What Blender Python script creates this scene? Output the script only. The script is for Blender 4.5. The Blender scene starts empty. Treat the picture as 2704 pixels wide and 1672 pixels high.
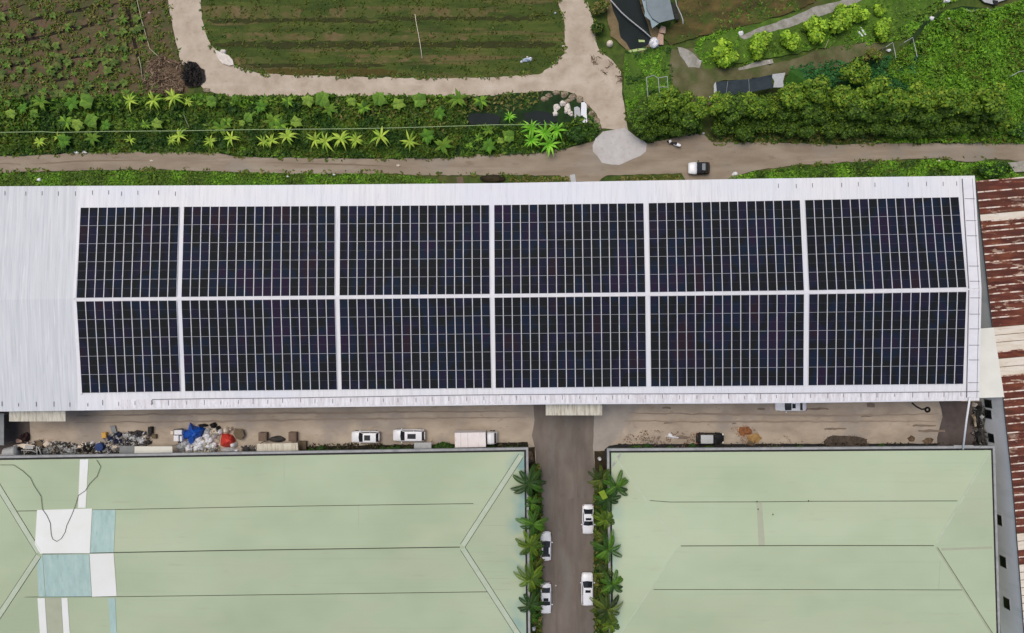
import bpy, math, random
import numpy as np
from mathutils import Vector, noise as mnoise
R = math.radians
random.seed(7); rng = np.random.default_rng(7)
SC = bpy.context.scene
COL = SC.collection

# ---------------------------------------------------------------- camera, sky, sun, exposure
CAMH = 104.0; F = 1800.0; CX = 1352.0; CY = 836.0       # drone height in metres, focal length in photo pixels
cd = bpy.data.cameras.new('camera'); cam = bpy.data.objects.new('camera', cd); COL.objects.link(cam)
cam.location = (0, 0, CAMH); cam.rotation_euler = (0, 0, 0)
cd.sensor_width = 36; cd.lens = 36 * F / 2704; cd.clip_end = 3000; cd.clip_start = 0.5
SC.camera = cam
SUN_EL, SUN_AZ = R(70), R(-42)
w = bpy.data.worlds.new('World'); SC.world = w; w.use_nodes = True
nt = w.node_tree; nt.nodes.clear()
sky = nt.nodes.new('ShaderNodeTexSky'); sky.sky_type = 'NISHITA'; sky.sun_disc = False
sky.sun_elevation = SUN_EL; sky.sun_rotation = SUN_AZ; sky.air_density = 1.0; sky.dust_density = 4.0; sky.ozone_density = 1.0
bgn = nt.nodes.new('ShaderNodeBackground'); bgn.inputs['Strength'].default_value = 0.115
wo = nt.nodes.new('ShaderNodeOutputWorld')
nt.links.new(sky.outputs[0], bgn.inputs[0]); nt.links.new(bgn.outputs[0], wo.inputs[0])
sd = bpy.data.lights.new('sun', 'SUN'); sun = bpy.data.objects.new('sun', sd); COL.objects.link(sun)
sd.energy = 1.35; sd.angle = R(40); sd.color = (1, 0.94, 0.86)
# direction to the sun: azimuth clockwise from +Y (top of picture)
dv = Vector((math.sin(SUN_AZ) * math.cos(SUN_EL), math.cos(SUN_AZ) * math.cos(SUN_EL), math.sin(SUN_EL)))
sun.rotation_euler = dv.to_track_quat('Z', 'Y').to_euler()
sun.location = (0, 0, 80)
SC.view_settings.view_transform = 'Standard'; SC.view_settings.look = 'None'
SC.view_settings.gamma = 1; SC.view_settings.exposure = 0.0; SC.view_settings.use_curve_mapping = False
SC.render.engine = 'CYCLES'

# ---------------------------------------------------------------- helpers
def at(px, py, z=0.0):
    """point at height z that the drone sees at photo position (px, py)"""
    k = (CAMH - z) / F
    return Vector(((px - CX) * k, (CY - py) * k, z))

def lin(r, g, b):
    return tuple(((c / 255) / 12.92 if c / 255 <= 0.04045 else ((c / 255 + 0.055) / 1.055) ** 2.4) for c in (r, g, b))

def tag(o, label=None, cat=None, group=None, kind=None):
    if label: o['label'] = label
    if cat: o['category'] = cat
    if group: o['group'] = group
    if kind: o['kind'] = kind
    return o

def empty(name, loc, label, cat, group=None):
    o = bpy.data.objects.new(name, None); COL.objects.link(o); o.location = loc
    o.empty_display_size = 0.5
    return tag(o, label, cat, group)

class MB:
    def __init__(s): s.v = []; s.f = []; s.m = []
    def quad(s, pts, m=0):
        n = len(s.v); s.v += [tuple(p) for p in pts]; s.f.append(tuple(range(n, n + len(pts)))); s.m.append(m); return s
    def box(s, c, d, m=0, rz=0.0):
        cx, cy, cz = c; dx, dy, dz = [q / 2 for q in d]; n = len(s.v); ca, sa = math.cos(rz), math.sin(rz)
        for x, y, z in ((-1,-1,-1),(1,-1,-1),(1,1,-1),(-1,1,-1),(-1,-1,1),(1,-1,1),(1,1,1),(-1,1,1)):
            X, Y = x * dx, y * dy
            s.v.append((cx + X * ca - Y * sa, cy + X * sa + Y * ca, cz + z * dz))
        for f in ((3,2,1,0),(4,5,6,7),(0,1,5,4),(1,2,6,5),(2,3,7,6),(3,0,4,7)):
            s.f.append(tuple(n + i for i in f)); s.m.append(m)
        return s
    def prism(s, top, dz, m=0, ms=None):
        """extrude a polygon (list of 3D points, any order) down by dz"""
        top = [Vector(p) for p in top]
        a = sum(top[i].x * top[(i + 1) % len(top)].y - top[(i + 1) % len(top)].x * top[i].y for i in range(len(top)))
        if a < 0: top.reverse()
        n = len(s.v); k = len(top); ms = m if ms is None else ms
        s.v += [tuple(p) for p in top] + [(p.x, p.y, p.z - dz) for p in top]
        s.f.append(tuple(range(n, n + k))); s.m.append(m)
        s.f.append(tuple(range(n + 2 * k - 1, n + k - 1, -1))); s.m.append(ms)
        for i in range(k):
            j = (i + 1) % k
            s.f.append((n + i, n + k + i, n + k + j, n + j)); s.m.append(ms)
        return s
    def tube(s, pts, r, seg=6, m=0, r2=None):
        pts = [Vector(p) for p in pts]; n = len(s.v); k = len(pts)
        for i, p in enumerate(pts):
            d = (pts[min(i + 1, k - 1)] - pts[max(i - 1, 0)]).normalized()
            a = d.orthogonal().normalized() if abs(d.z) > 0.9 else Vector((0, 0, 1)).cross(d).normalized()
            b = d.cross(a); rr = r if r2 is None else r + (r2 - r) * i / max(k - 1, 1)
            for j in range(seg):
                t = 2 * math.pi * j / seg
                s.v.append(tuple(p + (a * math.cos(t) + b * math.sin(t)) * rr))
        for i in range(k - 1):
            for j in range(seg):
                j2 = (j + 1) % seg
                s.f.append((n + i * seg + j, n + i * seg + j2, n + (i + 1) * seg + j2, n + (i + 1) * seg + j)); s.m.append(m)
        s.f.append(tuple(n + j for j in range(seg - 1, -1, -1))); s.m.append(m)
        s.f.append(tuple(n + (k - 1) * seg + j for j in range(seg))); s.m.append(m)
        return s
    def blob(s, c, r, m=0, amp=0.18, fr=1.6, seg=14, rings=9, seed=0, flat=0.0):
        """lumpy closed ball; flat>0 cuts it off towards the ground like a heap"""
        n = len(s.v); c = Vector(c)
        pts = [Vector((0, 0, 1))]
        for i in range(1, rings):
            t = math.pi * i / rings
            for j in range(seg):
                u = 2 * math.pi * j / seg
                pts.append(Vector((math.sin(t) * math.cos(u), math.sin(t) * math.sin(u), math.cos(t))))
        pts.append(Vector((0, 0, -1)))
        for p in pts:
            k = 1 + amp * mnoise.noise(p * fr + Vector((seed * 3.1, seed * 1.7, seed))) * 2
            q = Vector((p.x * r[0] * k, p.y * r[1] * k, p.z * r[2] * k))
            if q.z < -flat * r[2] and flat > 0: q.z = -flat * r[2]
            s.v.append(tuple(c + q))
        for j in range(seg):
            s.f.append((n, n + 1 + j, n + 1 + (j + 1) % seg)); s.m.append(m)
        for i in range(rings - 2):
            for j in range(seg):
                a = n + 1 + i * seg + j; b = n + 1 + i * seg + (j + 1) % seg
                s.f.append((a, a + seg, b + seg, b)); s.m.append(m)
        e = n + len(pts) - 1; l0 = n + 1 + (rings - 2) * seg
        for j in range(seg):
            s.f.append((e, l0 + (j + 1) % seg, l0 + j)); s.m.append(m)
        return s
    def build(s, name, mats, parent=None, loc=None, smooth=False, label=None, cat=None, group=None, kind=None):
        if not isinstance(mats, (list, tuple)): mats = [mats]
        me = bpy.data.meshes.new(name)
        if parent is not None: off = Vector(parent['_w']) if '_w' in parent else parent.location.copy()
        elif loc is not None: off = Vector(loc)
        else: off = Vector((0, 0, 0))
        me.from_pydata([(x - off.x, y - off.y, z - off.z) for x, y, z in s.v], [], s.f)
        for mt in mats: me.materials.append(mt)
        me.polygons.foreach_set('material_index', s.m)
        if smooth: me.polygons.foreach_set('use_smooth', [True] * len(s.f))
        me.update()
        o = bpy.data.objects.new(name, me); COL.objects.link(o)
        if parent is not None: o.parent = parent
        else: o.location = off
        return tag(o, label, cat, group, kind)

def copy_tree(o, parent=None):
    c = o.copy(); COL.objects.link(c); c.parent = parent
    for ch in list(o.children): copy_tree(ch, c)
    return c

def bevel(o, wd=0.03, seg=2):
    m = o.modifiers.new('bevel', 'BEVEL'); m.width = wd; m.segments = seg; m.limit_method = 'ANGLE'; return o

def interp(pts, x):
    if x <= pts[0][0]:
        a, b = pts[0], pts[1]
    elif x >= pts[-1][0]:
        a, b = pts[-2], pts[-1]
    else:
        for a, b in zip(pts, pts[1:]):
            if a[0] <= x <= b[0]: break
    return a[1] + (b[1] - a[1]) * (x - a[0]) / (b[0] - a[0])

def rough(poly, amp=4.0, step=18.0, seed=0, closed=True):
    """subdivide a pixel outline and make it ragged"""
    out = []; n = len(poly)
    for i in range(n if closed else n - 1):
        a, b = poly[i], poly[(i + 1) % n]
        L = math.hypot(b[0] - a[0], b[1] - a[1]); k = max(1, int(L / step))
        for j in range(k):
            x = a[0] + (b[0] - a[0]) * j / k; y = a[1] + (b[1] - a[1]) * j / k
            dx = mnoise.noise(Vector((x / 23, y / 23, seed))) + 0.5 * mnoise.noise(Vector((x / 8, y / 8, seed + 5)))
            dy = mnoise.noise(Vector((x / 23, y / 23, seed + 9))) + 0.5 * mnoise.noise(Vector((x / 8, y / 8, seed + 15)))
            out.append((x + amp * dx, y + amp * dy))
    return out

# ---------------------------------------------------------------- materials
def new_mat(name):
    m = bpy.data.materials.new(name); m.use_nodes = True
    t = m.node_tree; b = t.nodes['Principled BSDF']; return m, t, b

def pos_noise(t, scale, stretch=(1, 1, 1), detail=6, rough=0.6, dist=0.0):
    g = t.nodes.new('ShaderNodeNewGeometry'); mp = t.nodes.new('ShaderNodeMapping')
    mp.inputs['Scale'].default_value = stretch
    n = t.nodes.new('ShaderNodeTexNoise'); n.inputs['Scale'].default_value = scale
    n.inputs['Detail'].default_value = detail; n.inputs['Roughness'].default_value = rough; n.inputs['Distortion'].default_value = dist
    t.links.new(g.outputs['Position'], mp.inputs['Vector']); t.links.new(mp.outputs[0], n.inputs['Vector'])
    return n.outputs['Fac']

def ramp(t, fac, stops):
    r = t.nodes.new('ShaderNodeValToRGB'); e = r.color_ramp.elements
    e[0].position = stops[0][0]; e[0].color = (*stops[0][1], 1)
    e[1].position = stops[-1][0]; e[1].color = (*stops[-1][1], 1)
    for p, c in stops[1:-1]:
        k = e.new(p); k.color = (*c, 1)
    t.links.new(fac, r.inputs[0]); return r.outputs[0]

def mixc(t, fac, a, b, mode='MIX'):
    m = t.nodes.new('ShaderNodeMix'); m.data_type = 'RGBA'; m.blend_type = mode
    for s, v in ((m.inputs[0], fac), (m.inputs[6], a), (m.inputs[7], b)):
        if isinstance(v, (int, float)): s.default_value = v
        elif isinstance(v, tuple): s.default_value = (*v, 1)
        else: t.links.new(v, s)
    return m.outputs[2]

def mrange(t, v, a, b, c=0.0, d=1.0):
    n = t.nodes.new('ShaderNodeMapRange'); n.inputs[1].default_value = a; n.inputs[2].default_value = b
    n.inputs[3].default_value = c; n.inputs[4].default_value = d; t.links.new(v, n.inputs[0]); return n.outputs[0]

def nmat(name, stops, scale=1.0, stretch=(1, 1, 1), detail=6, rgh=0.85, layers=(), bump=0.0, bscale=8.0, spec=0.3, metal=0.0, bstretch=(1, 1, 1), dist=0.0):
    """stops: ramp over noise; layers: (scale, stretch, lo, hi, colour, amount) blotches with a shape of their own"""
    m, t, b = new_mat(name)
    c = ramp(t, pos_noise(t, scale, stretch, detail, dist=dist), stops)
    for (s2, st2, lo, hi, col, amt) in layers:
        f = mrange(t, pos_noise(t, s2, st2, 5), lo, hi, 0, amt)
        c = mixc(t, f, c, col)
    t.links.new(c, b.inputs['Base Color'])
    b.inputs['Roughness'].default_value = rgh; b.inputs['Specular IOR Level'].default_value = spec; b.inputs['Metallic'].default_value = metal
    if bump:
        bn = t.nodes.new('ShaderNodeBump'); bn.inputs['Strength'].default_value = bump; bn.inputs['Distance'].default_value = 0.1
        t.links.new(pos_noise(t, bscale, bstretch, 6), bn.inputs['Height']); t.links.new(bn.outputs[0], b.inputs['Normal'])
    return m

def sc(c, k): return tuple(min(1, x * k) for x in c)
def plain(name, c, rgh=0.6, spec=0.4, metal=0.0, var=0.12, scale=2.0):
    return nmat(name, [(0.3, sc(c, 1 - var)), (0.7, sc(c, 1 + var))], scale=scale, rgh=rgh, spec=spec, metal=metal)

def leaf_mat(name, k=1.0):
    m, t, b = new_mat(name)
    a = t.nodes.new('ShaderNodeAttribute'); a.attribute_name = 'Col'
    t.links.new(a.outputs['Color'], b.inputs['Base Color'])
    b.inputs['Roughness'].default_value = 0.6; b.inputs['Specular IOR Level'].default_value = 0.25
    return m
M = {}
M['leaf'] = leaf_mat('foliage')
G = lin
M['ground'] = nmat('ground_grass', [(0.25, G(38, 52, 18)), (0.45, G(60, 80, 26)), (0.6, G(80, 98, 34)), (0.8, G(100, 104, 56))], scale=0.5, layers=[(0.12, (1, 1, 1), 0.5, 0.65, G(92, 84, 54), 0.6)], bump=0.5, bscale=4)
M['dirtfield'] = nmat('field_soil', [(0.25, G(74, 58, 44)), (0.42, G(104, 84, 64)), (0.55, G(88, 82, 50)), (0.7, G(128, 106, 86)), (0.85, G(62, 76, 30))], scale=0.55, stretch=(0.8, 1.3, 1), detail=9, layers=[(0.22, (1, 1, 1), 0.48, 0.62, G(66, 78, 36), 0.75), (2.0, (1, 1, 1), 0.55, 0.7, G(50, 44, 28), 0.5)], bump=0.8, bscale=3)
M['furrow'] = nmat('wet_furrow_soil', [(0.3, G(24, 18, 12)), (0.7, G(46, 36, 24))], scale=2)
M['greenfield'] = nmat('grass_field', [(0.3, G(48, 64, 20)), (0.45, G(64, 80, 26)), (0.6, G(80, 92, 34)), (0.75, G(104, 102, 54))], scale=0.35, stretch=(0.35, 2.2, 1), detail=8,
    layers=[(0.5, (0.12, 1.6, 1), 0.53, 0.63, G(118, 98, 66), 0.7), (0.16, (1, 0.7, 1), 0.5, 0.65, G(48, 66, 18), 0.7), (1.8, (1, 1, 1), 0.55, 0.75, G(40, 42, 16), 0.6)], bump=0.6, bscale=3)
M['fieldbare'] = nmat('bare_field_soil', [(0.3, G(88, 80, 42)), (0.5, G(104, 92, 56)), (0.7, G(118, 102, 72))], scale=0.8, detail=8, layers=[(0.35, (1, 1, 1), 0.42, 0.56, G(74, 86, 34), 0.9)])
M['fielddark'] = nmat('dark_field_furrow', [(0.3, G(44, 46, 16)), (0.6, G(58, 62, 22)), (0.8, G(68, 78, 28))], scale=0.8, detail=8)
M['fieldolive'] = nmat('olive_field_strip', [(0.3, G(66, 60, 18)), (0.7, G(86, 76, 30))], scale=0.8, detail=8)
M['path'] = nmat('sandy_path', [(0.3, G(168, 152, 132)), (0.5, G(187, 172, 152)), (0.7, G(200, 187, 168))], scale=0.35, detail=9, layers=[(0.8, (1, 1, 1), 0.58, 0.75, G(150, 130, 108), 0.5), (0.3, (0.4, 2, 1), 0.55, 0.7, G(206, 194, 178), 0.5)], bump=0.3, bscale=6)
M['road'] = nmat('dirt_road', [(0.3, G(134, 120, 102)), (0.5, G(148, 134, 116)), (0.7, G(160, 148, 130))], scale=0.4, stretch=(0.35, 1.4, 1), detail=9, layers=[(0.25, (0.15, 2.2, 1), 0.55, 0.68, G(168, 156, 140), 0.6), (0.7, (0.5, 1.5, 1), 0.6, 0.72, G(112, 98, 80), 0.6), (0.1, (1, 1, 1), 0.52, 0.62, G(142, 136, 126), 0.5)], bump=0.3, bscale=5)
M['track'] = nmat('wheel_track', [(0.3, G(120, 106, 88)), (0.7, G(142, 126, 106))], scale=1.0, stretch=(0.3, 2, 1))
M['apron'] = nmat('pale_concrete', [(0.3, G(184, 180, 176)), (0.7, G(200, 197, 194))], scale=0.6, detail=8, layers=[(1.5, (1, 1, 1), 0.58, 0.72, G(160, 154, 148), 0.6), (0.25, (1, 1, 1), 0.5, 0.64, G(176, 170, 162), 0.7), (4.0, (1, 1, 1), 0.62, 0.7, G(140, 132, 122), 0.5)], bump=0.2)
M['yard'] = nmat('yard_dirt', [(0.3, G(154, 141, 126)), (0.5, G(174, 160, 142)), (0.7, G(188, 174, 156))], scale=0.3, stretch=(0.6, 1.2, 1), detail=9, layers=[(0.15, (1, 1, 1), 0.5, 0.62, G(150, 142, 134), 0.7), (1.2, (0.6, 1.4, 1), 0.6, 0.72, G(146, 124, 102), 0.6)], bump=0.3, bscale=5)
M['asphalt'] = nmat('lane_asphalt', [(0.3, G(100, 92, 84)), (0.5, G(113, 104, 95)), (0.7, G(126, 116, 107))], scale=0.35, stretch=(1.2, 0.4, 1), detail=9, layers=[(0.3, (1.5, 0.3, 1), 0.52, 0.66, G(118, 116, 110), 0.6), (0.9, (1, 1, 1), 0.6, 0.75, G(96, 84, 80), 0.5)], bump=0.15, bscale=12)
M['greypad'] = nmat('grey_concrete', [(0.3, G(150, 143, 134)), (0.7, G(172, 163, 152))], scale=0.5, detail=8)
M['darkpad'] = nmat('stained_concrete', [(0.3, G(72, 64, 60)), (0.7, G(96, 86, 82))], scale=0.6, detail=8)
M['rut'] = nmat('yard_rut', [(0.3, G(140, 126, 112)), (0.7, G(158, 143, 127))], scale=0.6, stretch=(0.3, 2, 1))
M['lanewear'] = nmat('worn_asphalt', [(0.3, G(106, 98, 90)), (0.7, G(120, 111, 103))], scale=0.5, stretch=(2, 0.3, 1))
M['soil'] = nmat('planting_soil', [(0.3, G(34, 28, 18)), (0.6, G(58, 50, 30)), (0.8, G(50, 60, 22))], scale=1.2, detail=8, bump=0.6)
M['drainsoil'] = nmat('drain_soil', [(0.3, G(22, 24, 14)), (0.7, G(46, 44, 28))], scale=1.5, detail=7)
M['gutter'] = plain('black_gutter', G(28, 26, 24), 0.7, var=0.3)
M['stain'] = nmat('oil_stain', [(0.3, G(54, 46, 40)), (0.7, G(96, 84, 72))], scale=1.0, detail=8)
M['stainlt'] = nmat('damp_stain', [(0.3, G(112, 100, 90)), (0.7, G(136, 122, 106))], scale=1.0, detail=8)
M['water'] = nmat('pond_water', [(0.3, G(30, 38, 36)), (0.7, G(40, 46, 48))], scale=0.3, rgh=0.5, spec=0.06)
M['ditch'] = nmat('ditch_ground', [(0.3, G(16, 36, 12)), (0.55, G(32, 58, 18)), (0.8, G(52, 76, 26))], scale=0.4, detail=8, bump=0.6)
M['bank'] = nmat('bank_soil', [(0.3, G(96, 84, 54)), (0.7, G(136, 118, 86))], scale=0.8, detail=8, bump=0.4)
M['mud'] = nmat('olive_mud', [(0.3, G(78, 76, 46)), (0.5, G(100, 98, 66)), (0.75, G(122, 116, 88))], scale=0.4, detail=8, bump=0.4, layers=[(0.3, (1, 1, 1), 0.5, 0.62, G(70, 88, 36), 0.6)])
M['rubble'] = nmat('pale_rubble', [(0.3, G(128, 126, 112)), (0.55, G(160, 156, 146)), (0.8, G(180, 178, 172))], scale=1.2, detail=9, bump=0.6)
M['brownfield'] = nmat('dry_field', [(0.3, G(56, 56, 26)), (0.5, G(84, 74, 38)), (0.7, G(118, 98, 56))], scale=0.4, stretch=(0.7, 1.4, 1), detail=9, layers=[(0.3, (1, 1, 1), 0.5, 0.62, G(62, 84, 26), 0.7)], bump=0.5)
M['olivegrass'] = nmat('short_grass', [(0.3, G(60, 84, 24)), (0.6, G(84, 116, 34)), (0.8, G(110, 140, 44))], scale=0.6, detail=8, bump=0.5)

def roof_white():
    m, t, b = new_mat('white_corrugated_sheet')
    c = ramp(t, pos_noise(t, 0.9, (2.5, 0.12, 1), 6), [(0.3, G(212, 213, 214)), (0.5, G(226, 226, 226)), (0.7, G(233, 232, 231))])
    c = mixc(t, mrange(t, pos_noise(t, 0.06, (1, 1, 1), 3), 0.45, 0.6, 0, 0.5), c, G(216, 220, 230))
    c = mixc(t, mrange(t, pos_noise(t, 1.6, (4, 0.16, 1), 4), 0.60, 0.72, 0, 0.6), c, G(186, 186, 192))
    t.links.new(c, b.inputs['Base Color']); b.inputs['Roughness'].default_value = 0.5; b.inputs['Specular IOR Level'].default_value = 0.3
    g = t.nodes.new('ShaderNodeNewGeometry'); wv = t.nodes.new('ShaderNodeTexWave'); wv.bands_direction = 'X'; wv.inputs['Scale'].default_value = 1.3
    t.links.new(g.outputs['Position'], wv.inputs['Vector'])
    bn = t.nodes.new('ShaderNodeBump'); bn.inputs['Strength'].default_value = 0.25; bn.inputs['Distance'].default_value = 0.04
    t.links.new(wv.outputs['Fac'], bn.inputs['Height']); t.links.new(bn.outputs[0], b.inputs['Normal'])
    return m
M['white_roof'] = roof_white()
M['white_old'] = nmat('older_grey_white_sheet', [(0.3, G(196, 199, 201)), (0.5, G(206, 209, 211)), (0.7, G(216, 218, 219))], scale=0.9, stretch=(3, 0.1, 1), detail=6, rgh=0.5, layers=[(1.3, (5, 0.10, 1), 0.56, 0.68, G(178, 182, 188), 0.7), (1.1, (4, 0.12, 1), 0.58, 0.7, G(228, 230, 234), 0.7)])
M['white_dirty'] = nmat('weathered_white_sheet', [(0.35, G(206, 202, 202)), (0.55, G(230, 228, 230)), (0.7, G(238, 237, 240))], scale=1.4, stretch=(2.2, 0.25, 1), detail=7, rgh=0.5, layers=[(2.5, (3, 0.8, 1), 0.58, 0.7, G(176, 166, 160), 0.55)])
M['flash'] = nmat('lilac_white_flashing', [(0.3, G(220, 219, 222)), (0.7, G(232, 231, 233))], scale=0.8, rgh=0.45)
M['seam'] = plain('dark_seam', G(118, 116, 124), 0.7)
M['darkline'] = plain('dark_sealant', G(74, 80, 66), 0.8)
def roof_green(name='pale_green_sheet', kk=1.0):
    m, t, b = new_mat(name)
    def G(*a): return sc(lin(*a), kk)
    c = ramp(t, pos_noise(t, 0.05, (1, 1.6, 1), 3), [(0.35, G(166, 180, 148)), (0.5, G(173, 187, 155)), (0.65, G(179, 192, 161))])
    c = mixc(t, mrange(t, pos_noise(t, 0.09, (0.6, 1.3, 1), 3), 0.5, 0.6, 0, 0.5), c, G(180, 186, 156))
    c = mixc(t, mrange(t, pos_noise(t, 0.4, (0.1, 6, 1), 4), 0.56, 0.7, 0, 0.2), c, G(156, 170, 138))
    c = mixc(t, mrange(t, pos_noise(t, 0.7, (0.25, 1.5, 1), 6), 0.62, 0.74, 0, 0.3), c, G(160, 158, 134))
    # algae bands where the palms overhang the lane-side edges (marks that stay put)
    g = t.nodes.new('ShaderNodeNewGeometry'); sp = t.nodes.new('ShaderNodeSeparateXYZ'); t.links.new(g.outputs['Position'], sp.inputs[0])
    for lo, hi in ((-1.2, 1.2), (16.6, 13.4)):
        f = mrange(t, sp.outputs['X'], lo, hi)
        n = mrange(t, pos_noise(t, 0.22, (1, 1, 1), 2), 0.42, 0.62)
        mu = t.nodes.new('ShaderNodeMath'); mu.operation = 'MULTIPLY'; t.links.new(f, mu.inputs[0]); t.links.new(n, mu.inputs[1])
        # keep the band on its own side of the lane
        side = t.nodes.new('ShaderNodeMath'); side.operation = 'LESS_THAN' if lo < 5 else 'GREATER_THAN'; side.inputs[1].default_value = 7.0
        t.links.new(sp.outputs['X'], side.inputs[0])
        mu2 = t.nodes.new('ShaderNodeMath'); mu2.operation = 'MULTIPLY'; t.links.new(mu.outputs[0], mu2.inputs[0]); t.links.new(side.outputs[0], mu2.inputs[1])
        c = mixc(t, mu2.outputs[0], c, G(134, 166, 160))
    t.links.new(c, b.inputs['Base Color']); b.inputs['Roughness'].default_value = 0.6; b.inputs['Specular IOR Level'].default_value = 0.25
    return m
M['green_roof'] = roof_green()
M['green_roof_right'] = roof_green('pale_green_sheet_right', 1.06)
M['green_cap'] = nmat('pale_green_cap', [(0.3, G(176, 188, 162)), (0.7, G(190, 200, 178))], scale=0.8)
M['white_sheet'] = nmat('off_white_sheet', [(0.3, G(224, 227, 218)), (0.7, G(232, 233, 230))], scale=0.3)
M['teal_sheet'] = nmat('pale_teal_sheet', [(0.3, G(158, 184, 176)), (0.5, G(168, 194, 188)), (0.7, G(180, 204, 194))], scale=0.8, stretch=(2, 0.5, 1), layers=[(0.9, (3, 0.6, 1), 0.6, 0.7, G(134, 158, 156), 0.5)])
M['clear_sheet'] = nmat('grey_olive_sheet', [(0.3, G(166, 172, 148)), (0.7, G(176, 180, 156))], scale=0.8)
M['gutter'] = plain('black_gutter', G(34, 34, 32), 0.7, var=0.3)  # gutter black, also colours the painted shade strip
M['coping'] = nmat('grey_coping', [(0.3, G(140, 142, 142)), (0.7, G(172, 172, 170))], scale=1.0, detail=7)
M['greywall'] = nmat('grey_rendered_wall', [(0.3, G(226, 230, 230)), (0.7, G(238, 240, 240))], scale=0.25, detail=6, layers=[(0.5, (0.6, 0.6, 0.2), 0.55, 0.7, G(200, 210, 206), 0.6)])
M['wall'] = nmat('warehouse_wall', [(0.3, G(170, 170, 168)), (0.7, G(190, 190, 186))], scale=0.4)
M['glassdark'] = plain('dark_glass', G(22, 26, 28), 0.15, 0.5, var=0.2)
M['cream_sheet'] = nmat('cream_sheet', [(0.3, G(220, 220, 208)), (0.7, G(232, 231, 220))], scale=0.4, detail=5)
M['canopy'] = nmat('weathered_cream_sheet', [(0.35, G(178, 170, 150)), (0.5, G(208, 202, 184)), (0.65, G(218, 214, 198))], scale=1.5, stretch=(3, 0.3, 1), rgh=0.6)
M['rust'] = nmat('rusty_sheet', [(0.3, G(64, 34, 27)), (0.45, G(90, 46, 36)), (0.6, G(114, 62, 45)), (0.75, G(150, 92, 66))], scale=0.6, stretch=(0.35, 2.2, 1), detail=9, rgh=0.8, layers=[(0.4, (0.4, 1.2, 1), 0.55, 0.66, G(136, 78, 50), 0.7), (0.9, (0.5, 1.6, 1), 0.60, 0.66, G(196, 172, 150), 0.8), (0.2, (1, 1, 1), 0.5, 0.6, G(84, 50, 38), 0.6)], bump=0.3, bscale=3, bstretch=(0.3, 2, 1))
M['rustedge'] = nmat('bare_sheet_edge', [(0.36, G(92, 44, 34)), (0.44, G(168, 128, 104)), (0.52, G(222, 208, 192)), (0.7, G(232, 222, 208))], scale=1.1, stretch=(0.8, 1, 1), detail=5, rgh=0.7)
M['creamroof'] = nmat('cream_roof_sheet', [(0.3, G(206, 192, 170)), (0.5, G(224, 214, 196)), (0.7, G(230, 222, 208))], scale=0.8, stretch=(0.4, 2, 1), detail=8, layers=[(1.0, (0.5, 2, 1), 0.6, 0.7, G(148, 100, 72), 0.6)])
def panel_glass():
    m, t, b = new_mat('solar_cells')
    oi = t.nodes.new('ShaderNodeObjectInfo')
    n = pos_noise(t, 0.14, (1.6, 0.8, 1), 3)
    a = t.nodes.new('ShaderNodeMath'); a.operation = 'MULTIPLY_ADD'; a.inputs[1].default_value = 0.10; t.links.new(oi.outputs['Random'], a.inputs[0]); t.links.new(n, a.inputs[2])
    c = ramp(t, a.outputs[0], [(0.36, G(44, 34, 42)), (0.44, G(34, 36, 54)), (0.50, G(30, 32, 37)), (0.56, G(32, 34, 33)), (0.63, G(28, 38, 54)), (0.72, G(42, 34, 52))])
    t.links.new(c, b.inputs['Base Color']); b.inputs['Roughness'].default_value = 0.6; b.inputs['Specular IOR Level'].default_value = 0.04
    return m
M['cells'] = panel_glass()
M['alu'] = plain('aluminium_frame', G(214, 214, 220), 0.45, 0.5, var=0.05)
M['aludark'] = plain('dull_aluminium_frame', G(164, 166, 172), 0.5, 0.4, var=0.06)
M['bus'] = plain('cell_gap', G(62, 62, 70), 0.5, var=0.2)
M['carwhite'] = plain('white_car_paint', G(232, 233, 236), 0.25, 0.5, var=0.02)
M['carblack'] = plain('black_car_paint', G(26, 26, 26), 0.35, 0.4, var=0.05)
M['cargrey'] = plain('grey_car_paint', G(186, 188, 188), 0.3, 0.5, var=0.03)
M['carglass'] = plain('car_glass', G(34, 36, 40), 0.12, 0.5, var=0.1)
M['rubber'] = plain('rubber', G(28, 28, 28), 0.8, 0.2)
M['rim'] = plain('wheel_rim', G(150, 150, 152), 0.4, 0.5)
M['lampw'] = plain('lamp_lens', G(220, 222, 216), 0.2, 0.5)
M['lampr'] = plain('tail_lens', G(140, 26, 22), 0.3, 0.5)
M['white'] = plain('white_plastic', G(228, 229, 232), 0.5, var=0.05)
M['cream'] = plain('cream_plastic', G(222, 208, 190), 0.7, var=0.08)
M['grey'] = plain('grey_metal', G(130, 134, 134), 0.6, var=0.15)
M['greylt'] = plain('light_grey', G(176, 178, 178), 0.6, var=0.1)
M['dgrey'] = plain('charcoal', G(58, 56, 54), 0.8, var=0.3)
M['black'] = plain('black_plastic', G(24, 22, 22), 0.6, var=0.3)
M['maroon'] = plain('dark_maroon_tarp', G(44, 26, 26), 0.8, var=0.3)
M['blue'] = plain('blue_tarpaulin', G(10, 78, 170), 0.5, var=0.22, scale=1.2)
M['bluedk'] = plain('dark_blue_plastic', G(18, 54, 112), 0.5, var=0.2)
M['navy'] = plain('navy_cloth', G(30, 36, 66), 0.8, var=0.4)
M['red'] = plain('red_tarpaulin', G(196, 56, 44), 0.55, var=0.12)
M['brown'] = plain('brown_board', G(106, 92, 72), 0.9, var=0.15)
M['brownbox'] = plain('brown_cardboard', G(116, 98, 84), 0.9, var=0.15)
M['yellow'] = plain('yellow_plastic', G(208, 160, 76), 0.6, var=0.08)
M['paleblue'] = plain('pale_blue_plastic', G(190, 206, 224), 0.5, var=0.1)
M['palegreen'] = plain('pale_green_board', G(180, 200, 128), 0.7, var=0.08)
M['pink'] = plain('pinkish_crate', G(186, 156, 136), 0.8, var=0.15)
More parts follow.
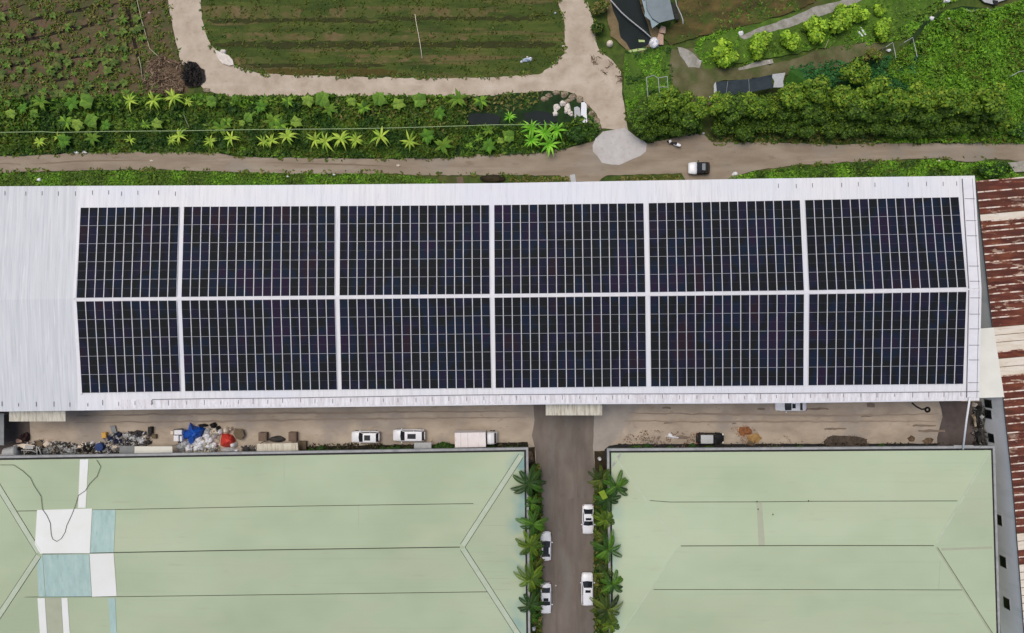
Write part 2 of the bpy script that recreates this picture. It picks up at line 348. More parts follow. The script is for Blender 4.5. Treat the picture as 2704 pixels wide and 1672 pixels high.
M['stonew'] = nmat('white_stone', [(0.3, G(206, 194, 180)), (0.7, G(230, 224, 214))], scale=2, bump=0.4)
M['stone'] = nmat('brown_stone', [(0.3, G(96, 84, 66)), (0.5, G(140, 126, 104)), (0.7, G(184, 170, 148))], scale=1.5, detail=8, bump=0.4)
M['ash'] = nmat('burnt_ash', [(0.3, G(24, 20, 18)), (0.6, G(44, 38, 34)), (0.8, G(78, 72, 66))], scale=1.5, detail=8, bump=0.8)
M['brush'] = nmat('brushwood', [(0.3, G(70, 56, 42)), (0.55, G(110, 92, 72)), (0.8, G(150, 130, 108))], scale=2.5, stretch=(1, 0.4, 1), detail=9, bump=0.8)
M['orange'] = nmat('orange_soil', [(0.3, G(126, 84, 54)), (0.7, G(152, 100, 64))], scale=1.5, bump=0.5)
M['ochre'] = nmat('ochre_sand', [(0.3, G(150, 118, 72)), (0.7, G(172, 138, 88))], scale=1.5, bump=0.5)
M['bark'] = plain('bark', G(92, 74, 54), 0.9, var=0.3)
M['twine'] = plain('pale_line', G(176, 172, 140), 0.7)
M['hose'] = plain('pale_hose', G(150, 172, 120), 0.6)
M['tarpgrey'] = nmat('blue_grey_tarp', [(0.3, G(112, 124, 128)), (0.7, G(130, 142, 146))], scale=0.6, rgh=0.5)
M['tarpgrey2'] = nmat('pale_blue_grey_tarp', [(0.3, G(136, 156, 160)), (0.7, G(152, 170, 176))], scale=0.6, rgh=0.5)
M['shade'] = nmat('slate_shade_cloth', [(0.3, G(40, 50, 56)), (0.7, G(56, 66, 72))], scale=0.8)
M['net'] = plain('dark_net', G(44, 46, 40), 0.8, var=0.3)

# ---------------------------------------------------------------- the ground and its sheets
LAYER = [0]
def sheet(name, poly, mat, amp=4, step=14, seed=0, z=None):
    LAYER[0] += 1
    z = 0.004 * LAYER[0] if z is None else z
    pts = rough(poly, amp, step, seed) if amp else poly
    mb = MB(); mb.quad([at(x, y, z) for x, y in pts][::-1])
    o = mb.build(name, mat, kind='structure')
    me = o.data
    if me.polygons[0].normal.z < 0: me.flip_normals()
    return o
def strip(name, line, wd, mat, amp=2, seed=0):
    """a thin ground strip along a pixel polyline, wd pixels wide"""
    L = []; Rr = []
    for i, p in enumerate(line):
        a = line[max(i - 1, 0)]; b = line[min(i + 1, len(line) - 1)]
        d = Vector((b[0] - a[0], b[1] - a[1])).normalized(); k = wd / 2 * (0.35 if i in (0, len(line) - 1) else 1)
        L.append((p[0] - d.y * k, p[1] + d.x * k)); Rr.append((p[0] + d.y * k, p[1] - d.x * k))
    return sheet(name, L + Rr[::-1], mat, amp, 12, seed)

g = MB()
N = 24
for i in range(N):
    for j in range(N):
        x0, x1 = -700 + 1400 * i / N, -700 + 1400 * (i + 1) / N; y0, y1 = -700 + 1400 * j / N, -700 + 1400 * (j + 1) / N
        g.quad([(x0, y0, 0), (x1, y0, 0), (x1, y1, 0), (x0, y1, 0)])
g.build('ground', M['ground'], kind='structure')

sheet('crop_field', [(-500, -400), (440, -400), (448, 0), (460, 80), (474, 160), (500, 245), (400, 262), (200, 266), (-500, 264)], M['dirtfield'], 6)
for ln, wd in [([(-60, 140), (0, 122), (60, 108), (110, 98), (165, 82), (215, 72), (250, 66)], 9), ([(50, 62), (95, 50), (150, 40), (230, 22), (322, 8)], 9),
               ([(-20, 182), (45, 170), (92, 160), (150, 156), (230, 150)], 9), ([(115, 214), (150, 212), (192, 208)], 7), ([(-10, 40), (30, 24), (70, 10)], 6),
               ([(330, -60), (337, 20), (350, 80), (360, 130), (368, 170), (378, 196)], 9), ([(345, 197), (378, 194)], 7), ([(0, 214), (26, 208)], 6), ([(180, 76), (260, 58), (330, 48)], 5)]:
    strip('furrow', ln, wd, M['furrow'], 3, seed=int(ln[0][0]) % 17)
sheet('grass_field', [(526, -400), (1455, -400), (1470, 0), (1490, 60), (1490, 140), (1465, 168), (1430, 196), (1300, 208), (1000, 210), (690, 200), (640, 186), (600, 163), (562, 126), (545, 88), (528, 40)], M['greenfield'], 4)
for i, (x0, x1, y0, y1, m_) in enumerate([(560, 800, 18, 50, 'fieldbare'), (870, 1000, 20, 46, 'fieldbare'), (1085, 1290, 22, 48, 'fieldbare'), (548, 1000, 49, 60, 'fielddark'), (1000, 1450, 44, 54, 'fielddark'), (600, 1030, 86, 108, 'fieldbare'), (1030, 1240, 92, 108, 'fieldbare'), (570, 1470, 110, 126, 'fielddark'), (650, 1020, 168, 178, 'fielddark'), (620, 720, 150, 170, 'fieldbare'), (940, 1160, 150, 166, 'fieldbare'), (700, 1050, 182, 200, 'fieldolive')]):
    sheet('soil_band', [(x0, y0 + 4), (x0 + 40, y0), (x1 - 40, y0), (x1, y0 + 5), (x1 - 10, y1 - 3), (x1 - 60, y1), (x0 + 30, y1), (x0 - 5, y1 - 4)], M[m_], 7, 9, seed=i + 3)
# darker low ground of the planted bank
sheet('bank', [(-500, 262), (300, 262), (600, 252), (900, 252), (1240, 252), (1440, 238), (1520, 250), (1560, 290), (1590, 335), (1575, 365), (1500, 395), (1400, 410), (1230, 415), (1100, 422), (900, 422), (620, 415), (400, 408), (0, 416), (-500, 418)], M['ditch'], 3)
sheet('sandy_path', [(440, -400), (443, 0), (454, 60), (468, 130), (478, 165), (500, 195), (540, 236), (600, 256), (660, 258), (900, 254), (1200, 256), (1300, 252), (1440, 240), (1480, 239), (1520, 250), (1545, 270), (1575, 300), (1588, 340), (1660, 345), (1652, 310), (1645, 260), (1640, 190), (1610, 152), (1580, 130), (1565, 50), (1548, 0), (1540, -400), (1465, -400), (1472, 0), (1492, 60), (1490, 140), (1467, 166), (1430, 194), (1300, 205), (1120, 207), (1000, 205), (830, 200), (690, 195), (645, 184), (600, 160), (560, 124), (545, 90), (533, 50), (530, 0), (526, -400)], M['path'], 3, 10)
sheet('dirt_road', [(-600, 420), (0, 413), (100, 411), (200, 404), (400, 402), (560, 403), (620, 412), (700, 417), (900, 418), (1060, 421), (1100, 416), (1140, 420), (1230, 412), (1260, 402), (1400, 405), (1500, 390), (1560, 376), (1600, 360), (1710, 378), (1760, 370), (1830, 350), (1860, 357), (1880, 375), (2000, 376), (2120, 378), (2230, 384), (2300, 378), (2450, 378), (2600, 375), (3300, 368), (3300, 430), (2704, 428), (2640, 420), (2560, 427), (2450, 418), (2200, 430), (2100, 437), (2004, 448), (1960, 460), (1935, 474), (1810, 478), (1800, 458), (1600, 463), (1580, 480), (1500, 480), (1480, 464), (1340, 462), (1110, 463), (1020, 458), (830, 460), (650, 455), (400, 447), (200, 450), (0, 455), (-600, 462)], M['road'], 3, 12)
strip('wheel_track', [(80, 433), (140, 431), (200, 426), (300, 424), (400, 424)], 4, M['track'], 1)
strip('wheel_track', [(0, 432), (55, 434)], 8, M['track'], 2)
strip('wheel_track', [(700, 430), (900, 434), (1060, 440)], 5, M['track'], 1)
sheet('concrete_apron', [(1565, 385), (1573, 365), (1592, 348), (1620, 343), (1650, 337), (1660, 345), (1680, 362), (1705, 375), (1708, 379), (1706, 400), (1690, 412), (1660, 425), (1635, 436), (1612, 434), (1590, 430), (1578, 412), (1566, 400)], M['apron'], 1.2, 10)
sheet('yard', [(-600, 1030), (2640, 1030), (2640, 1240), (-600, 1250)], M['yard'], 0)
sheet('stained_pad', [(-40, 1080), (78, 1085), (80, 1150), (74, 1180), (-40, 1212)], M['darkpad'], 2)  # darker ground sheet at the left end of the yard
sheet('grey_pad', [(1560, 1060), (1700, 1060), (1665, 1100), (1640, 1150), (1600, 1185), (1560, 1190)], M['greypad'], 5)
sheet('asphalt_lane', [(1408, 1050), (1572, 1050), (1568, 1120), (1566, 1180), (1572, 1250), (1574, 1350), (1576, 2200), (1420, 2200), (1418, 1300), (1416, 1200), (1405, 1150), (1412, 1110)], M['asphalt'], 2)
sheet('planting_bed', [(1380, 1185), (1412, 1180), (1418, 1250), (1420, 1700), (1424, 2200), (1360, 2200), (1360, 1185)], M['soil'], 2)
sheet('planting_bed', [(1570, 1192), (1640, 1185), (1640, 2200), (1572, 2200), (1572, 1500), (1570, 1300)], M['soil'], 2)
sheet('drain', [(1596, 1186), (1608, 1177), (1640, 1173), (2600, 1171), (2600, 1215), (1596, 1215)], M['gutter'], 1.5)  # black sheet stands for the shadow band at the wall foot
sheet('drain', [(792, 1180), (1000, 1175), (1200, 1173), (1395, 1167), (1395, 1215), (790, 1215)], M['drainsoil'], 2.5)  # dark sheet paints in shade and shrub mass along the left wall
sheet('oil_stain', [(2175, 1165), (2200, 1150), (2260, 1152), (2290, 1162), (2296, 1190), (2180, 1190)], M['stain'], 4)
sheet('damp_patch', [(2480, 1060), (2600, 1060), (2605, 1190), (2470, 1190), (2478, 1140), (2490, 1100)], M['darkpad'], 4)
for i, (x, y, a, b) in enumerate([(1760, 1078, 22, 4), (1765, 1117, 22, 4), (1940, 1118, 12, 4), (2160, 1080, 60, 4), (2300, 1070, 20, 10), (2290, 1098, 30, 6), (2440, 1124, 60, 5), (2460, 1138, 70, 6), (2010, 1080, 20, 4), (1800, 1155, 30, 8), (2205, 1132, 60, 4)]):
    sheet('dirt_mark', [(x - a / 2, y - b / 2), (x, y - b * .7), (x + a / 2, y - b / 3), (x + a / 2, y + b / 2), (x, y + b * .5), (x - a / 2, y + b / 2)], M['stainlt'], 3, 6, seed=i)
for i, ln in enumerate([[(200, 1098), (500, 1094), (900, 1090), (1380, 1086)], [(200, 1116), (600, 1112), (1000, 1106), (1390, 1102)], [(1660, 1092), (1900, 1094), (2200, 1098), (2480, 1094)], [(1650, 1112), (2000, 1114), (2470, 1112)]]):
    strip('wheel_track', ln, 5, M['rut'], 3, i)
for i, ln in enumerate([[(1466, 1200), (1468, 1400), (1470, 1700)], [(1520, 1200), (1522, 1400), (1524, 1700)]]):
    strip('wheel_track', ln, 9, M['lanewear'], 2, i + 5)
sheet('dark_patch', [(1490, 1330), (1505, 1318), (1545, 1322), (1550, 1400), (1530, 1480), (1500, 1450)], M['lanewear'], 9)
# upper right plot
sheet('dry_field', [(1790, -400), (2150, -400), (2150, 10), (2000, 60), (1900, 85), (1830, 100), (1770, 120), (1740, 90), (1790, 60)], M['brownfield'], 5)
sheet('short_grass', [(1650, 130), (1780, 120), (1780, 200), (1860, 110), (1950, 75), (2300, -20), (2500, -20), (2400, 60), (2300, 110), (2150, 130), (1990, 160), (1900, 180), (1840, 195), (1700, 270), (1650, 260), (1645, 180)], M['olivegrass'], 6)
sheet('mud_patch', [(1770, 130), (1830, 125), (1860, 180), (1960, 180), (2080, 160), (2200, 122), (2330, 110), (2340, 125), (2260, 155), (2220, 175), (2100, 185), (2080, 200), (1900, 215), (1880, 270), (1850, 290), (1790, 250), (1768, 190)], M['mud'], 7)
sheet('rubble_patch', [(1790, 122), (1820, 130), (1852, 165), (1850, 182), (1820, 175), (1795, 150)], M['rubble'], 5)
sheet('rubble_patch', [(1950, 180), (1990, 166), (2040, 155), (2042, 166), (1990, 178), (1950, 186)], M['rubble'], 2)
sheet('concrete_path', [(1952, 97), (1975, 86), (2004, 74), (2100, 42), (2146, 20), (2216, 4), (2330, -40), (2345, -30), (2272, 2), (2236, 18), (2170, 41), (2087, 71), (2004, 91), (1966, 103)], M['rubble'], 2.5, 10)
sheet('pond_bank', [(1590, -400), (1598, 0), (1605, 50), (1612, 95), (1640, 118), (1660, 135), (1690, 140), (1735, 120), (1740, 80), (1710, 40), (1700, -10), (1700, -400)], M['bank'], 4)
sheet('pond', [(1608, -400), (1613, 0), (1619, 30), (1632, 60), (1638, 100), (1654, 113), (1664, 131), (1700, 128), (1722, 104), (1712, 70), (1698, 30), (1688, 0), (1688, -400)], M['water'], 2)
sheet('ditch_pool', [(1232, 306), (1250, 299), (1300, 300), (1322, 308), (1316, 330), (1240, 328)], M['water'], 2)
sheet('ditch_pool', [(1385, 300), (1420, 292), (1468, 300), (1472, 322), (1430, 330), (1388, 326)], M['water'], 2)
sheet('curved_track', [(2400, 118), (2412, 92), (2440, 58), (2480, 32), (2540, 16), (2610, 22), (2612, 28), (2545, 23), (2486, 40), (2448, 66), (2420, 98), (2410, 120)], M['ditch'], 1)
sheet('rubble_patch', [(2660, 430), (2710, 425), (2720, 455), (2680, 452)], M['rubble'], 4)

# ---------------------------------------------------------------- foliage
def leaf_quads(P, size, tilt=0.6, elong=1.8, r=None, axis=None):
    """P (n,3) leaf centres -> verts (4n,3); random rhombus leaves"""
    r = r or rng; n = len(P)
    nrm = np.stack([r.normal(0, tilt, n), r.normal(0, tilt, n), np.ones(n)], 1)
    if axis is not None: nrm = nrm * 0.45 + axis
    nrm /= np.linalg.norm(nrm, axis=1)[:, None]
    a = r.normal(size=(n, 3)); a -= (a * nrm).sum(1)[:, None] * nrm; a /= np.linalg.norm(a, axis=1)[:, None]
    b = np.cross(nrm, a); s = np.asarray(size) * r.uniform(0.6, 1.35, n)
    a = a * (s * elong / 2)[:, None]; b = b * (s / 2)[:, None]
    return np.stack([P + a, P + b, P - a, P - b], 1).reshape(-1, 3)

def raw_mesh(name, V, k, C):
    """V (n*k,3) verts of n k-gons, C (n,3) face colours"""
    n = len(V) // k; me = bpy.data.meshes.new(name)
    me.vertices.add(len(V)); me.vertices.foreach_set('co', np.ascontiguousarray(V, dtype=np.float32).ravel())
    me.loops.add(len(V)); me.loops.foreach_set('vertex_index', np.arange(len(V), dtype=np.int32))
    me.polygons.add(n); me.polygons.foreach_set('loop_start', np.arange(n, dtype=np.int32) * k)
    try: me.polygons.foreach_set('loop_total', np.full(n, k, dtype=np.int32))
    except Exception: pass
    me.update(calc_edges=True)
    at_ = me.attributes.new('Col', 'FLOAT_COLOR', 'CORNER')
    cc = np.concatenate([np.repeat(C, k, 0), np.ones((len(V), 1))], 1).astype(np.float32)
    at_.data.foreach_set('color', cc.ravel())
    me.materials.append(M['leaf']); me.validate(); return me

def palette(cols, n, r=None, var=0.18):
    r = r or rng; cols = np.array(cols); i = r.integers(0, len(cols), n)
    return np.clip(cols[i] * r.uniform(1 - var, 1 + var, (n, 1)), 0, 1)

def in_poly(x, y, poly):
    ins = np.zeros(len(x), bool); n = len(poly)
    for i in range(n):
        x1, y1 = poly[i]; x2, y2 = poly[(i + 1) % n]
        if y1 == y2: continue
        c = ((y1 > y) != (y2 > y)) & (x < (x2 - x1) * (y - y1) / (y2 - y1) + x1); ins ^= c
    return ins

def snoise(x, y, f, seed):
    return np.array([mnoise.noise(Vector((a * f, b * f, seed))) for a, b in zip(x, y)])

def cover(name, poly, dens, size, cols, h=0.25, label=None, cat='grass', clump=0.0, seed=1, tilt=0.6, elong=2.2, darkcols=None):
    """ground cover of countless leaves inside a pixel outline"""
    r = np.random.default_rng(seed); xs = [p[0] for p in poly]; ys = [p[1] for p in poly]
    A = (max(xs) - min(xs)) * (max(ys) - min(ys)) / (17.3 ** 2); n = int(A * dens)
    x = r.uniform(min(xs), max(xs), n); y = r.uniform(min(ys), max(ys), n)
    k = in_poly(x, y, rough(poly, 6, 12, seed)); x, y = x[k], y[k]
    nz = snoise(x, y, 0.035, seed) + 0.6 * snoise(x, y, 0.12, seed + 3)
    if clump > 0:
        k = nz > (clump - 0.5) * 1.2; x, y, nz = x[k], y[k], nz[k]
    z = h * (0.15 + np.clip(nz + 0.5, 0, 1.4)) * r.uniform(0.3, 1.0, len(x)) + 0.05
    P = np.stack([(x - CX) / F * CAMH, (CY - y) / F * CAMH, z], 1)
    C = palette(cols, len(P), r)
    if darkcols is not None:
        D = palette(darkcols, len(P), r); f = np.clip(0.5 - snoise(x, y, 0.02, seed + 7) * 2.2, 0, 1)[:, None]; C = C * f + D * (1 - f)
    V = leaf_quads(P, size, tilt, elong, r)
    o = bpy.data.objects.new(name, raw_mesh(name, V, 4, C)); COL.objects.link(o)
    return tag(o, label, cat, kind='stuff')

K = 1.55
def gc(r, g_, b, k=K):
    c = sc(lin(r, g_, b), k); y = 0.3 * c[0] + 0.6 * c[1] + 0.1 * c[2]; m = 0.03
    c = tuple(v * (1 - m) + y * m for v in c); return (c[0] * 1.1, c[1], c[2] * 0.75) if c[1] > c[0] else c
BR = [gc(84, 132, 30), gc(70, 118, 26), gc(98, 140, 36), gc(58, 98, 24)]
MD = [gc(66, 98, 30), gc(54, 84, 24), gc(80, 108, 34), gc(48, 72, 22)]
DK = [gc(34, 64, 18), gc(26, 52, 16), gc(46, 76, 22), gc(40, 70, 30)]
OL = [gc(78, 84, 30), gc(92, 92, 40), gc(62, 72, 26), gc(104, 96, 52)]
LM = [gc(114, 152, 38), gc(98, 138, 32), gc(128, 162, 46), gc(74, 114, 28)]
YG = [gc(118, 150, 50), gc(100, 138, 42), gc(134, 160, 62)]
TL = [gc(34, 84, 44), gc(28, 70, 36), gc(44, 94, 50)]

cover('verge_grass', [(-120, 456), (0, 456), (400, 450), (650, 457), (1020, 460), (1110, 466), (1180, 478), (1180, 500), (-120, 505)], 42, 0.2, BR + MD[:1], 0.22, 'low green grass on the verge between dirt road and white roof', seed=3, darkcols=MD)
cover('verge_grass', [(1345, 466), (1500, 466), (1510, 490), (1345, 495)], 16, 0.26, OL, 0.2, 'olive grass by the grey slabs beside the white roof', seed=4)
cover('verge_grass', [(1620, 470), (1795, 462), (1806, 484), (1600, 490)], 16, 0.26, OL, 0.2, 'thin olive grass between road and roof below the pale apron', seed=5)
cover('verge_grass', [(1920, 474), (2004, 452), (2110, 438), (2450, 422), (2560, 432), (2640, 428), (2700, 470), (2700, 490), (1920, 490)], 40, 0.22, DK + MD, 0.3, 'deep green grass verge right of the small car', seed=6, darkcols=BR)
cover('bank_plants', [(-120, 270), (300, 268), (600, 258), (900, 256), (1230, 256), (1230, 340), (1200, 416), (1060, 418), (900, 414), (620, 410), (560, 398), (200, 400), (-120, 410)], 55, 0.26, DK, 0.7, 'dark leafy ground cover filling the bank above the dirt road', 'undergrowth', seed=8, darkcols=MD + OL[:1], tilt=0.8)
cover('dry_bank_weeds', [(880, 262), (1230, 262), (1240, 330), (1200, 380), (1050, 330), (880, 320)], 14, 0.26, OL + MD, 0.9, 'drier olive weeds on the right half of the bank', 'weeds', seed=28, clump=0.4)
cover('bank_edge_leaves', [(-120, 262), (200, 260), (340, 250), (560, 250), (640, 256), (900, 254), (1230, 256), (1230, 272), (900, 276), (640, 282), (400, 284), (200, 290), (-120, 295)], 40, 0.34, BR + MD, 0.8, 'brighter leafy plants along the top of the bank', 'undergrowth', seed=29, clump=0.35, tilt=0.9, darkcols=MD)
cover('bank_mid_leaves', [(-120, 300), (900, 300), (900, 345), (-120, 350)], 18, 0.34, MD + BR[3:], 0.7, 'leafy mid green plants just above the pale hose', 'undergrowth', seed=44, clump=0.5, tilt=0.9)
cover('roadside_grass', [(-120, 385), (0, 384), (200, 380), (560, 382), (700, 396), (900, 400), (1060, 402), (1100, 418), (900, 418), (700, 416), (560, 404), (200, 403), (-120, 414)], 30, 0.26, BR + MD, 0.3, 'brighter grass strip between the bank plants and the dirt road', seed=27, darkcols=MD)
cover('bank_plants', [(1230, 258), (1440, 244), (1400, 290), (1230, 300)], 12, 0.3, OL + DK, 0.4, 'sparse dry weeds by the dark ditch pools', 'undergrowth', seed=9)
cover('bank_plants', [(1200, 334), (1480, 332), (1560, 300), (1585, 340), (1560, 372), (1480, 396), (1380, 404), (1220, 412)], 30, 0.36, DK + MD, 0.6, 'dark green undergrowth left of the pale concrete apron', 'undergrowth', seed=10, tilt=0.8)
cover('field_grass', [(530, -60), (1470, -60), (1488, 140), (1430, 190), (1100, 203), (700, 194), (600, 158), (545, 85)], 7, 0.22, [gc(58, 78, 22), gc(50, 68, 20), gc(68, 84, 28), gc(46, 72, 18)], 0.16, 'patchy green grass over the ploughed field', seed=11, clump=0.5, darkcols=[gc(70, 76, 26), gc(60, 68, 24)])
cover('field_weeds', [(-120, -60), (440, -60), (448, 30), (465, 150), (480, 235), (380, 260), (-120, 262)], 22, 0.2, OL + MD[:2], 0.2, 'low weeds between the crop rows', 'weeds', seed=12, clump=0.5, elong=3)
cover('plot_grass', [(1650, 138), (1700, 126), (1770, 128), (1775, 200), (1765, 270), (1680, 330), (1655, 300), (1650, 230)], 50, 0.24, BR, 0.35, 'bright green grass right of the sandy junction', seed=13, darkcols=DK)
cover('plot_grass', [(1842, 110), (1900, 82), (1960, 70), (1955, 105), (1930, 180), (1860, 170), (1830, 140)], 26, 0.3, BR, 0.3, 'bright grass left of the round lime shrubs', seed=14)
cover('plot_grass', [(1860, 95), (1960, 70), (2120, 20), (2210, -30), (1980, -30), (1900, 60)], 12, 0.3, MD, 0.25, 'green grass strip above the concrete path', seed=15)
cover('plot_grass', [(1960, 110), (2100, 74), (2280, 10), (2480, -30), (2560, -20), (2460, 40), (2400, 100), (2260, 130), (2100, 130), (1960, 175)], 20, 0.3, MD, 0.3, 'green grass between concrete path and muddy track', seed=16, darkcols=BR)
cover('dry_weeds', [(1790, -60), (2120, -60), (2050, 40), (1850, 95), (1790, 110), (1800, 40)], 10, 0.3, OL, 0.2, 'dry brown weeds right of the grey tarp shed', 'weeds', seed=17, clump=0.35, darkcols=MD)
cover('tall_weeds', [(2350, 150), (2420, 110), (2440, 70), (2500, 30), (2620, 30), (2760, -20), (2790, 380), (2300, 378), (2560, 260), (2420, 240), (2340, 200)], 85, 0.2, BR, 0.9, 'tall bright green weeds covering the right hand plot', 'weeds', seed=18, darkcols=BR + MD + OL[:1], tilt=0.8, elong=2.8)
cover('net_creeper', [(2085, 180), (2160, 160), (2260, 165), (2340, 150), (2440, 150), (2440, 240), (2300, 250), (2130, 225)], 26, 0.28, TL, 0.5, 'bluish green creeper beside the green sloping sheet', 'creeper', seed=19)
cover('hedge_weeds', [(1690, 330), (1850, 330), (1850, 352), (1700, 378), (1670, 345)], 26, 0.3, DK, 0.3, 'dark weeds under the hedge by the apron', 'weeds', seed=20)
cover('hedge_weeds', [(1870, 300), (2620, 300), (2700, 368), (2300, 374), (2230, 380), (1900, 372)], 24, 0.3, DK + OL, 0.35, 'dark weeds along the foot of the long hedge', 'weeds', seed=21)
cover('planting_ground_cover', [(1380, 1240), (1424, 1225), (1432, 1400), (1428, 1650), (1424, 1760), (1380, 1760)], 60, 0.4, DK + OL, 1.6, 'low plants under the palms left of the lane', 'ground cover', seed=22, tilt=0.8)
cover('planting_ground_cover', [(1570, 1250), (1622, 1240), (1624, 1760), (1572, 1760), (1568, 1500)], 60, 0.4, DK + OL, 1.6, 'low plants under the palms right of the lane', 'ground cover', seed=23, tilt=0.8)

def edge_tufts(line, wd, dens, cols, label, seed, size=0.22):
    L = []; Q = []
    for i, p in enumerate(line):
        a = line[max(i - 1, 0)]; b = line[min(i + 1, len(line) - 1)]; d = Vector((b[0] - a[0], b[1] - a[1])).normalized()
        L.append((p[0] - d.y * wd, p[1] + d.x * wd)); Q.append((p[0] + d.y * wd, p[1] - d.x * wd))
    cover('edge_tufts', L + Q[::-1], dens, size, cols, 0.2, label, 'grass', seed=seed, clump=0.6)
EG = MD + OL
edge_tufts([(-50, 414), (100, 411), (200, 404), (400, 402), (560, 403), (620, 412), (700, 417), (900, 418), (1060, 421), (1140, 420), (1230, 412), (1400, 405), (1500, 390)], 6, 26, EG, 'grass tufts creeping over the upper edge of the dirt road', 51)
edge_tufts([(-50, 456), (200, 450), (400, 447), (650, 455), (1020, 458), (1340, 462), (1500, 478)], 6, 26, EG, 'grass tufts creeping over the lower edge of the dirt road', 52)
edge_tufts([(1860, 357), (1880, 375), (2120, 378), (2230, 384), (2450, 378), (2720, 374)], 6, 26, EG, 'tufts at the road edge under the long hedge', 53)
edge_tufts([(1935, 474), (2100, 437), (2200, 430), (2450, 418), (2640, 420)], 5, 26, EG, 'tufts at the road edge right of the small car', 54)
edge_tufts([(443, -20), (454, 60), (468, 130), (478, 165)], 7, 26, EG, 'tufts on the left edge of the sandy path', 55)
edge_tufts([(530, -20), (533, 50), (545, 90), (560, 124), (600, 160), (645, 184), (690, 195), (830, 200), (1000, 205), (1300, 205), (1430, 194), (1467, 166), (1490, 140), (1492, 60), (1472, -10)], 6, 24, EG, 'tufts on the field side of the sandy path', 56)
edge_tufts([(600, 256), (900, 254), (1200, 256), (1300, 252), (1440, 240)], 5, 26, EG, 'tufts on the bank side of the sandy path', 57)
edge_tufts([(1548, -10), (1565, 50), (1580, 130), (1610, 152), (1640, 190), (1645, 260), (1655, 320)], 6, 24, EG, 'tufts on the right edge of the sandy junction', 58)
PB_ = [gc(150, 138, 120, 1), gc(110, 96, 78, 1), gc(186, 174, 156, 1)]
for i_, (pl_, lb_) in enumerate([([(-50, 412), (600, 410), (1500, 400), (1800, 385), (2720, 380), (2720, 424), (2000, 446), (1500, 474), (900, 456), (-50, 456)], 'small stones strewn over the dirt road'), ([(446, -20), (526, -20), (560, 130), (690, 200), (1430, 200), (1480, 140), (1478, 0), (1545, 0), (1580, 140), (1640, 200), (1650, 320), (1590, 330), (1500, 240), (700, 256), (560, 240), (480, 160)], 'small stones strewn over the sandy path'), ([(180, 1095), (1405, 1080), (1405, 1165), (180, 1150)], 'small stones strewn over the left yard'), ([(1640, 1075), (2540, 1065), (2540, 1165), (1640, 1165)], 'small stones strewn over the right yard')]):
    cover('pebbles', pl_, 1.6, 0.10, PB_, 0.06, lb_, 'stones', seed=60 + i_, elong=1.3, tilt=0.3)

cover('apron_grit', [(1556, 388), (1566, 360), (1590, 342), (1650, 331), (1690, 358), (1716, 378), (1712, 404), (1640, 442), (1590, 438), (1566, 412)], 14, 0.09, [gc(150, 138, 120, 1), gc(128, 116, 100, 1)], 0.05, 'fine grit scattered over the pale concrete apron', 'grit', seed=77, clump=0.55, elong=1.5, tilt=0.2)

def crown_mesh(name, rx, ry, rz, nl, size, cols, lobes=9, seed=0, up=0.0):
    r = np.random.default_rng(seed); V = []; C = []
    for i in range(lobes):
        a = r.uniform(0, 2 * math.pi); q = math.sqrt(r.uniform(0, 1)) * 0.72; zz = r.uniform(-0.35, 0.5)
        c = np.array([rx * q * math.cos(a), ry * q * math.sin(a), rz * zz]); lr = r.uniform(0.26, 0.56)
        n = nl // lobes; d = r.normal(size=(n, 3)); d /= np.linalg.norm(d, axis=1)[:, None]
        rad = lr * r.uniform(0.55, 1.08, n)[:, None]
        P = c + d * rad * np.array([rx, ry, rz]) + r.normal(0, 0.05, (n, 3)) * rx
        V.append(leaf_quads(P, size, 0.9, 1.7, r, axis=d * 1.0))
        C.append(palette(cols, n, r, 0.2) * r.uniform(0.85, 1.15))
    return raw_mesh(name, np.concatenate(V), 4, np.clip(np.concatenate(C), 0, 1))

def make_tree(name, label, cat, group, rx, ry, rz, h, nl, size, cols, lobes, seed, trunk_r=0.09):
    """tapered trunk with limbs and a leafy crown; the crown centre is at height h"""
    root = empty(name, (0, 0, 0), label, cat, group)
    t = MB(); base = max(h - rz * 0.3, 0.3)
    t.tube([(0, 0, 0), (0.04, 0.02, base * 0.5), (0, 0, base)], trunk_r, 7, r2=trunk_r * 0.55)
    rr = random.Random(seed)
    for i in range(5):
        a = i * 1.257 + rr.uniform(-0.3, 0.3); e = Vector((math.cos(a) * rx * 0.6, math.sin(a) * ry * 0.6, h + rz * rr.uniform(-0.1, 0.4)))
        s = Vector((0, 0, base * rr.uniform(0.55, 0.95))); t.tube([s, (s + e) / 2 + Vector((0, 0, 0.1)), e], trunk_r * 0.5, 5, r2=trunk_r * 0.15)
    t.build('trunk', M['bark'], root, smooth=True)
    me = crown_mesh(name + '_crown', rx, ry, rz, nl, size, cols, lobes, seed)
    c = bpy.data.objects.new('crown', me); COL.objects.link(c); c.parent = root; c.location = (0, 0, h)
    return root

def place(protos, used, i, loc, rz, s, label=None, group=None):
    p = protos[i % len(protos)]
    o = p if (i % len(protos)) not in used else copy_tree(p)
    used.add(i % len(protos)); o.location = loc; o.rotation_euler = (0, 0, rz); o.scale = (s, s, s)
    if label: o['label'] = label
    if group: o['group'] = group
    return o

